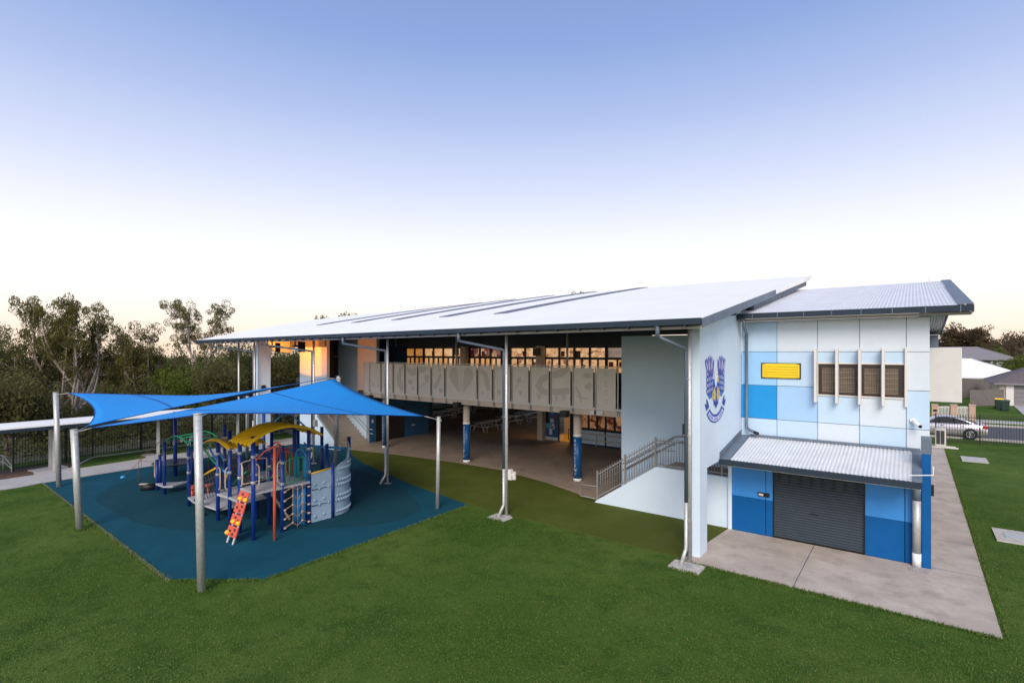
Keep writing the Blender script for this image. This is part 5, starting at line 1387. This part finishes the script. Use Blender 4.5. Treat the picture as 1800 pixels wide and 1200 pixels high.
for z in (.78, 1.23, 1.68, 2.08): k.box(gd0, gd0 + 3.2, hy - .075, hy - .061, z, z + .02)
k.build('garage_door_groove', M['dark'], gh)
k = MB(); k.box(XatY(1768, hy), gd0 - .01, hy - .12, hy - .005, .33, 2.55); k.build('brick_pier', M['offwhite'], gh)
ax_, ay_, _ = at(1714, 617, 76)
hip_house('white_roof_house', ax_ - 12, ay_ - 5.3, 17, 10.6, .4, 2.45, 4.86, M['render'], M['roofwhite'], 'low house under a wide white metal hip roof beyond the street')
rx_, ry_, _ = at(1724, 617, 101)
hw_ = hip_house('grey_roof_house', rx_ - 14, ry_ - 4.7, 18.4, 9.4, .5, 4.50, 6.75, M['timber'], M['greyroof'], 'larger house with a grey hip roof behind the white roof')
k = MB(); k.box(rx_ + 1.0, rx_ + 2.6, ry_ - 4.78, ry_ - 4.71, 2.9, 4.2); k.box(rx_ - 4.0, rx_ - 1.0, ry_ - 4.78, ry_ - 4.71, 2.9, 4.2); build_each(k, 'house_window', M['paper'], hw_)
dx_, dy_, _ = at(1778, 617, 170)
hip_house('distant_house', dx_ - 4, dy_, 8, 8, 1.5, 5.9, 7.3, M['offwhite'], M['roofwhite'], 'small distant white house among trees at the upper right edge')
def paling(px0, d0, px1, d1, z0, h, label, name='timber_fence'):
    p = Vector((*at(px0, 617, d0)[:2], z0)); q = Vector((*at(px1, 617, d1)[:2], z0)); L = (q - p).length; d = (q - p) / L; k = MB(); t = 0
    while t < L:
        a = p + d * t; b = p + d * min(L, t + .145); hh = h + rnd.uniform(-.04, .04); sd = Vector((-d.y, d.x, 0)) * .012
        k.prism([a + sd, b + sd, b - sd, a - sd], (0, 0, hh)); t += .16
    o = k.build(name, M['timber'], None, tuple(p)); tag(o, label, 'fence')
    k = MB(); nn = Vector((-d.y, d.x, 0)) * .05
    for z in (.35, h - .3): k.bar(p + nn + Vector((0, 0, z)), q + nn + Vector((0, 0, z)), .04, .08)
    k.build('fence_rail', M['timber'], o); return o
paling(1705, 54.5, 1765, 55.6, .33, 1.68, 'weathered grey timber fence running across to the garage house')
paling(1684, 63.5, 1756, 66.5, .35, 2.25, 'tall dark timber fence below the white metal roof')
# brick pillar front fence across the street
bf = thing('brick_pillar_fence', (3.0, 56.5, .1), 'pale brick pillar fence with cream bars across the street behind the car', 'fence')
bx_ = [G(1643, 738, .15), G(1677, 738, .15), G(1709, 738, .15)]
bp0 = Vector(bx_[0]); 
pil = [G(1643, 739, .15), G(1676.5, 739.5, .15), G(1709, 740, .15)]
for x, y, z in pil:
    k = MB(); k.box(x - .20, x + .20, y - .22, y + .22, -.1, 1.45); pk = k.build('brick_pillar', M['brick'], bf)
    k = MB(); k.box(x - .23, x + .23, y - .25, y + .25, 1.451, 1.54); k.build('pillar_cap', M['brick'], pk)
for (xa, ya, _), (xb, yb, _) in zip(pil, pil[1:]):
    k = MB(); a = Vector((xa + .20, ya, 0)); b = Vector((xb - .20, yb, 0))
    for z in (.35, 1.28): k.bar(a + Vector((0, 0, z)), b + Vector((0, 0, z)), .05, .05)
    for i in range(9): 
        p = a.lerp(b, (i + .5) / 9); k.box(p.x - .022, p.x + .022, p.y - .022, p.y + .022, .2, 1.40)
    k.build('bar_panel', M['offwhite'], bf)
k = MB(); x, y, z = pil[0]; k.box(x - .10, x + .14, y - .25, y - .222, .95, 1.12); k.box(x - .08, x + .12, y - .25, y - .222, .55, .70); k.build('letter_box', M['black'], bf)

# ================================================================== GRASS BLADES on the near lawn (uncountable)
def inside(p, poly):
    x, y = p; c = False; n = len(poly)
    for i in range(n):
        x1, y1 = poly[i]; x2, y2 = poly[i - 1]
        if (y1 > y) != (y2 > y) and x < (x2 - x1) * (y - y1) / (y2 - y1) + x1: c = not c
    return c
rg = random.Random(77); V = []; FC = []; MI = []
apron = [(-5.3, 15.08), (1.5, 15.0), (1.53, 43.5), (.3, 43.5), (.38, 18.68), (-4.97, 18.68)]
def blade(x, y, h):
    a = rg.uniform(0, 6.283); w = rg.uniform(.007, .014); lx, ly = rg.uniform(-.6, .6) * h, rg.uniform(-.6, .6) * h; b = len(V)
    V.extend(((x - w * math.cos(a), y - w * math.sin(a), 0), (x + w * math.cos(a), y + w * math.sin(a), 0), (x + lx, y + ly, h))); FC.append((b, b + 1, b + 2))
    MI.append(0 if rg.random() < .62 else (1 if rg.random() < .6 else 2))
cnt = 0
while cnt < 95000:
    u = rg.random(); dd = 9.0 + 14.0 * u ** 1.3; px = rg.uniform(-30, 1830)
    x, y, _ = at(px, 617, dd)
    if y > 17 and x < 1.5 or inside((x, y), pad) or inside((x, y), apron) or inside((x, y), turf) or x < -31.6: continue
    f = noise.noise(Vector((x * .55, y * .55, 0))); 
    if f < -.25 and rg.random() < .5: continue
    blade(x, y, rg.uniform(.012, .032)); cnt += 1
# longer fringe along hard edges and post feet
def fringe(p, q, n, sd=0.05, h=(.04, .085)):
    for _ in range(n):
        t = rg.random(); blade(p[0] + (q[0] - p[0]) * t + rg.gauss(0, sd), p[1] + (q[1] - p[1]) * t + rg.gauss(0, sd) , rg.uniform(*h))
fringe((-5.3, 15.0), (1.5, 14.93), 1800, .04); fringe((1.58, 15), (1.6, 43), 2600, .04); fringe((-15.5, 5.6), (-31.4, 6.24), 2200, .04); fringe((-13.55, 7.2), (-13.78, 15.4), 1500, .04); fringe((-15.5, 5.62), (-13.58, 7.1), 500, .04)
for bx0, by0 in ((-14.15, 5.86), (-22.39, 5.44), (-5.02, 14.3), (-11.86, 14.62)):
    for _ in range(160):
        a = rg.uniform(0, 6.28); r_ = rg.uniform(.09, .22); blade(bx0 + r_ * math.cos(a) * (1 if by0 < 10 else 2), by0 + r_ * math.sin(a) * (1 if by0 < 10 else .3), rg.uniform(.05, .11))
me = bpy.data.meshes.new('lawn_blades'); me.from_pydata(V, [], FC)
for n_, c in (('blade_green', (.064, .124, .018)), ('blade_light', (.105, .165, .034)), ('blade_straw', (.135, .155, .045))): me.materials.append(mat(n_, c, .8, spec=.15))
me.polygons.foreach_set('material_index', MI); me.update()
ob = bpy.data.objects.new('lawn_blades', me); COL.objects.link(ob); tag(ob, kind='stuff')

# ================================================================== TREES
def leaf_quads(k, c, rad, n, size, flat=.75, droop=.35, rg=rnd):
    c = Vector(c)
    for _ in range(n):
        while True:
            q = Vector((rg.uniform(-1, 1), rg.uniform(-1, 1), rg.uniform(-1, 1)))
            if q.length < 1: break
        q = q.normalized() * (q.length ** .55)
        p = c + Vector((q.x * rad, q.y * rad, q.z * rad * flat))
        a = Vector((rg.uniform(-1, 1), rg.uniform(-1, 1), rg.uniform(-1, .5) - droop)).normalized(); b = a.orthogonal().normalized()
        b = Matrix.Rotation(rg.uniform(0, 6.28), 3, a) @ b
        L = size * rg.uniform(.6, 1.35); w = L * .36
        k.v += [tuple(p - a * L * .5), tuple(p + b * w * .5), tuple(p + a * L * .5), tuple(p - b * w * .5)]
        m_ = len(k.v); k.face((m_ - 4, m_ - 3, m_ - 2, m_ - 1))
def limb_path(p, d, L, n, rg, wob=.18, up=.12):
    pts = [Vector(p)]; d = Vector(d).normalized()
    for i in range(n):
        d = (d + Vector((rg.uniform(-wob, wob), rg.uniform(-wob, wob), rg.uniform(-wob, wob) + up))).normalized(); pts.append(pts[-1] + d * (L / n))
    return pts
def make_tree(name, label, base, height, spread, leaf, bark, seed, stems=1, clear=.45, nl=7, cl_n=300, cl_r=1.0, leaf_s=.30, group=None, lean=(0, 0), density=1.0, flat=.6):
    rg = random.Random(seed); o = thing(name, base, label, 'tree', group)
    bx_, by_, bz_ = base; tr = MB(); cr_ = MB(); tips = []
    r0 = .026 * height
    for s_ in range(stems):
        a = 2 * PI * s_ / max(1, stems) + rg.uniform(-.5, .5)
        d0 = Vector((math.cos(a) * .28 * (stems > 1) + lean[0], math.sin(a) * .28 * (stems > 1) + lean[1], 1))
        pts = limb_path((bx_ + .25 * math.cos(a) * (stems > 1), by_ + .25 * math.sin(a) * (stems > 1), bz_ - .3), d0, height * (clear + .12) + .3, 8, rg, .10, .05)
        tr.tube(pts, [r0 * (1.15 if i == 0 else 1 - .055 * i) / (1 + .35 * (stems - 1)) for i in range(len(pts))], 9)
        for i in range(nl):
            f = 4 + int(4 * (i + .5) / nl); st_ = pts[min(f, 8)]
            aa = 2 * PI * i / nl + rg.uniform(-.5, .5); out = rg.uniform(.45, 1.15)
            d = Vector((math.cos(aa) * out, math.sin(aa) * out, rg.uniform(.55, 1.0)))
            top = bz_ + height * rg.uniform(.80, 1.0); L = max(1.5, (top - st_.z)) * rg.uniform(.85, 1.05)
            lim = limb_path(st_, d, L, 7, rg, .20, .10)
            hmax = spread
            lim = [Vector((bx_ + (p.x - bx_) * min(1, hmax / max(.01, math.hypot(p.x - bx_, p.y - by_))), by_ + (p.y - by_) * min(1, hmax / max(.01, math.hypot(p.x - bx_, p.y - by_))), min(p.z, bz_ + height * .97))) for p in lim]
            rl = r0 * .42; tr.tube(lim, [rl * (1 - .11 * j) for j in range(8)], 7, False)
            for j in (3, 4, 5, 6):
                for q in range(2):
                    d2 = Vector((rg.uniform(-1, 1), rg.uniform(-1, 1), rg.uniform(.0, .8))); tw = limb_path(lim[j], d2, height * rg.uniform(.08, .17), 4, rg, .25, .05)
                    tr.tube(tw, [rl * .32 * (1 - .2 * t) for t in range(5)], 5, False); tips.append(tw[-1]); 
                    if rg.random() < .4: tips.append(tw[2])
            tips.append(lim[-1])
    for t in tips:
        leaf_quads(cr_, t, cl_r * rg.uniform(.6, 1.3), int(cl_n * density * rg.uniform(.5, 1.3)), leaf_s, flat, .35, rg)
    zs = sorted(v[2] for v in cr_.v); rs = sorted(math.hypot(v[0] - bx_, v[1] - by_) for v in cr_.v)
    fz = height / max(.1, zs[int(.995 * len(zs))] - bz_); fr = spread / max(.1, rs[int(.97 * len(rs))])
    for q in (tr, cr_): q.v = [(bx_ + (x - bx_) * fr, by_ + (y - by_) * fr, bz_ + (z - bz_) * fz) for x, y, z in q.v]
    tr.build('trunk', M[bark], o); cr_.build('crown', M[leaf], o)
    return o
def bush(name, label, base, r, h, leaf, seed, n=2200, leaf_s=.22, group=None, cat='bush'):
    rg = random.Random(seed); o = thing(name, base, label, cat, group); k = MB(); st_ = MB(); bx_, by_, bz_ = base
    for i in range(16):
        a = rg.uniform(0, 6.28); q = rg.uniform(.1, .85); c = (bx_ + r * q * math.cos(a), by_ + r * q * math.sin(a), bz_ + h * rg.uniform(.12, .92) * (1 - .35 * q))
        leaf_quads(k, c, r * rg.uniform(.25, .48), n // 16, leaf_s, .75, .1, rg); st_.tube([(bx_, by_, bz_ - .2), ((bx_ + c[0]) / 2 + rg.uniform(-.2, .2), (by_ + c[1]) / 2, (bz_ + c[2]) / 2), c], [.05, .035, .012], 5, False)
    st_.build('stem', M['bark_dark'], o); k.build('foliage', M[leaf], o); return o
def tree_at(px, dist, top_py, name, label, spread_px, **kw):
    """stands on the terrain along the sighted direction; height from the sighted top"""
    p = at(px, 617, dist); z = ground_z(p[0], p[1]); top = CH - (top_py - YH) / F * dist
    return make_tree(name, label, (p[0], p[1], z), top - z, spread_px / F * dist, **kw)
GL = 'gum trees beyond the left fence'
# big pale-limbed gums
tree_at(118, 46, 528, 'gum_tree', 'tallest pale-limbed gum tree with a rounded crown against the sky on the left', 68, leaf='leaf_gum', bark='bark', seed=11, stems=3, clear=.34, nl=6, cl_n=170, cl_r=.8, leaf_s=.23, group=GL)
tree_at(230, 50, 572, 'gum_tree', 'leaning pale-limbed gum tree right of the tallest gum', 60, leaf='leaf_gum', bark='bark', seed=23, stems=2, clear=.30, nl=6, cl_n=160, cl_r=.8, leaf_s=.23, group=GL, lean=(.1, .12))
tree_at(343, 62, 527, 'gum_tree', 'open gum tree with separate leaf clumps standing above the left tip of the roof', 64, leaf='leaf_gum', bark='bark', seed=52, stems=1, clear=.5, nl=8, cl_n=190, cl_r=.75, leaf_s=.23, group=GL, density=.9)
tree_at(18, 44, 568, 'gum_tree', 'broad olive gum tree cut by the left edge of the photo', 80, leaf='leaf_olive', bark='bark', seed=41, stems=1, clear=.35, nl=8, cl_n=260, cl_r=1.2, leaf_s=.23, group=GL)
OT = 'bushy trees in the belt behind the left fence'
belt = [(-30, 40, 632, 95), (60, 54, 664, 70), (150, 60, 656, 70), (240, 62, 622, 60), (300, 60, 634, 60), (360, 56, 606, 75), (425, 60, 600, 75), (480, 66, 606, 70), (545, 74, 606, 70), (15, 37, 660, 70), (95, 40, 716, 50), (180, 44, 706, 50), (265, 48, 668, 55), (330, 47, 642, 55), (395, 46, 630, 55), (455, 50, 622, 55), (510, 52, 618, 50)]
labs = ['dense olive tree at the far left edge under the broad gum', 'bushy tree low between the left edge and the tallest gum', 'bushy tree behind the tallest gum trunk', 'rounded bushy tree right of the leaning gum', 'bushy tree left of the open gum tree', 'grey-green bushy tree under the open gum tree', 'dark bushy tree behind the leftmost thin roof post', 'dark tree seen through the gap left of the end wall', 'dark tree seen between the end walls under the roof',
        'low dense tree above the walkway roof at the left edge', 'low bushy tree behind the left sail post', 'low bushy tree above the left corner of the small sail', 'low bushy tree above the middle of the small sail', 'light green low tree above the small sail, left of its right tip', 'low bushy tree above the right tip of the small sail', 'low dark bushy tree beside the end fin wall', 'low dark bushy tree in the opening beside the orange lit wall']
leaves = ['leaf_olive', 'leaf_olive', 'leaf_dark', 'leaf_olive', 'leaf_dark', 'leaf_olive', 'leaf_dark', 'leaf_dark', 'leaf_dark', 'leaf_olive', 'leaf_olive', 'leaf_dark', 'leaf_olive', 'leaf_green', 'leaf_olive', 'leaf_dark', 'leaf_dark']
for i, (px, dd, ty, sp2) in enumerate(belt):
    tree_at(px, dd, ty, 'bushy_tree', labs[i], sp2, leaf=leaves[i], bark='bark_dark', seed=100 + i, stems=2 if i % 3 == 0 else 1, clear=.22, nl=7, cl_n=75, cl_r=1.3, leaf_s=.30, group=OT, flat=.8)
# undergrowth right behind the fence, one mass nobody could count
ug = MB(); rg = random.Random(5)
for i in range(150):
    x = rg.uniform(-52, -38.6); y = rg.uniform(2, 38); z = ground_z(x, y)
    leaf_quads(ug, (x, y, z + rg.uniform(.1, .9)), rg.uniform(.6, 1.5), 80, .30, .7, 0, rg)
tag(ug.build('undergrowth', M['leaf_dark']), kind='stuff')
# far wooded hill behind, reads as one mass
fw = MB(); rg = random.Random(9)
for i in range(900):
    a = math.radians(rg.uniform(37.1 - 52, 37.1 + 58)); dd = rg.uniform(185, 300); x, y = -dd * math.sin(a), dd * math.cos(a); z = ground_z(x, y)
    for q in range(2): leaf_quads(fw, (x + rg.uniform(-4, 4), y + rg.uniform(-4, 4), z + rg.uniform(.5, 6.5)), rg.uniform(1.6, 3.6), 45, 1.3, .8, 0, rg)
tag(fw.build('far_wood', M['leaf_far']), kind='stuff')
# trees on the right
RT = 'trees behind the houses on the right'
tree_at(1693, 120, 571, 'spreading_tree', 'spreading tree with a lacy crown above the grey roofed house', 42, leaf='leaf_far', bark='bark_dark', seed=201, stems=2, clear=.5, nl=6, cl_n=60, cl_r=1.2, leaf_s=.55, group=RT)
for i, (px, dd, ty, sp2, lf_, lab) in enumerate(((1662, 135, 597, 26, 'leaf_far', 'small brown tree left of the spreading lacy tree'), (1748, 150, 594, 28, 'leaf_far', 'reddish tree right of the spreading lacy tree'), (1790, 160, 583, 36, 'leaf_far', 'tall reddish tree at the right edge of the skyline'), (1735, 128, 606, 34, 'leaf_green', 'low green tree above the right end of the grey roof'), (1712, 140, 603, 28, 'leaf_olive', 'olive tree just behind the grey roof ridge'))):
    tree_at(px, dd, ty, 'garden_tree', lab, sp2, leaf=lf_, bark='bark_dark', seed=210 + i, stems=1, clear=.2, nl=6, cl_n=60, cl_r=2.2, leaf_s=.8, group=RT, flat=.8)
p = at(1792, 640, 92); bush('green_shrub', 'big green shrub beside the garage house roof at the right edge', (p[0], p[1], .3), 4.2, 5.4, 'leaf_green', 301, 3600, .42)
p = G(1722, 712, .3); bush('small_shrub', 'small reddish brown shrub in front of the weathered timber fence', (p[0], p[1], .3), .9, 1.1, 'leaf_far', 302, 900, .16)
# treetops showing over the ridge of the school roof
for i, (px, ty, lab) in enumerate(((606, 551, 'treetop showing over the left part of the roof ridge'), (574, 557, 'smallest treetop over the roof ridge, furthest left'), (1008, 514, 'treetop showing over the middle of the roof ridge'))):
    tree_at(px, 70 if px < 900 else 75, ty, 'ridge_tree', lab, 22, leaf='leaf_gum', bark='bark', seed=400 + i, stems=1, clear=.5, nl=6, cl_n=80, cl_r=.9, leaf_s=.40, group='treetops behind the school roof')
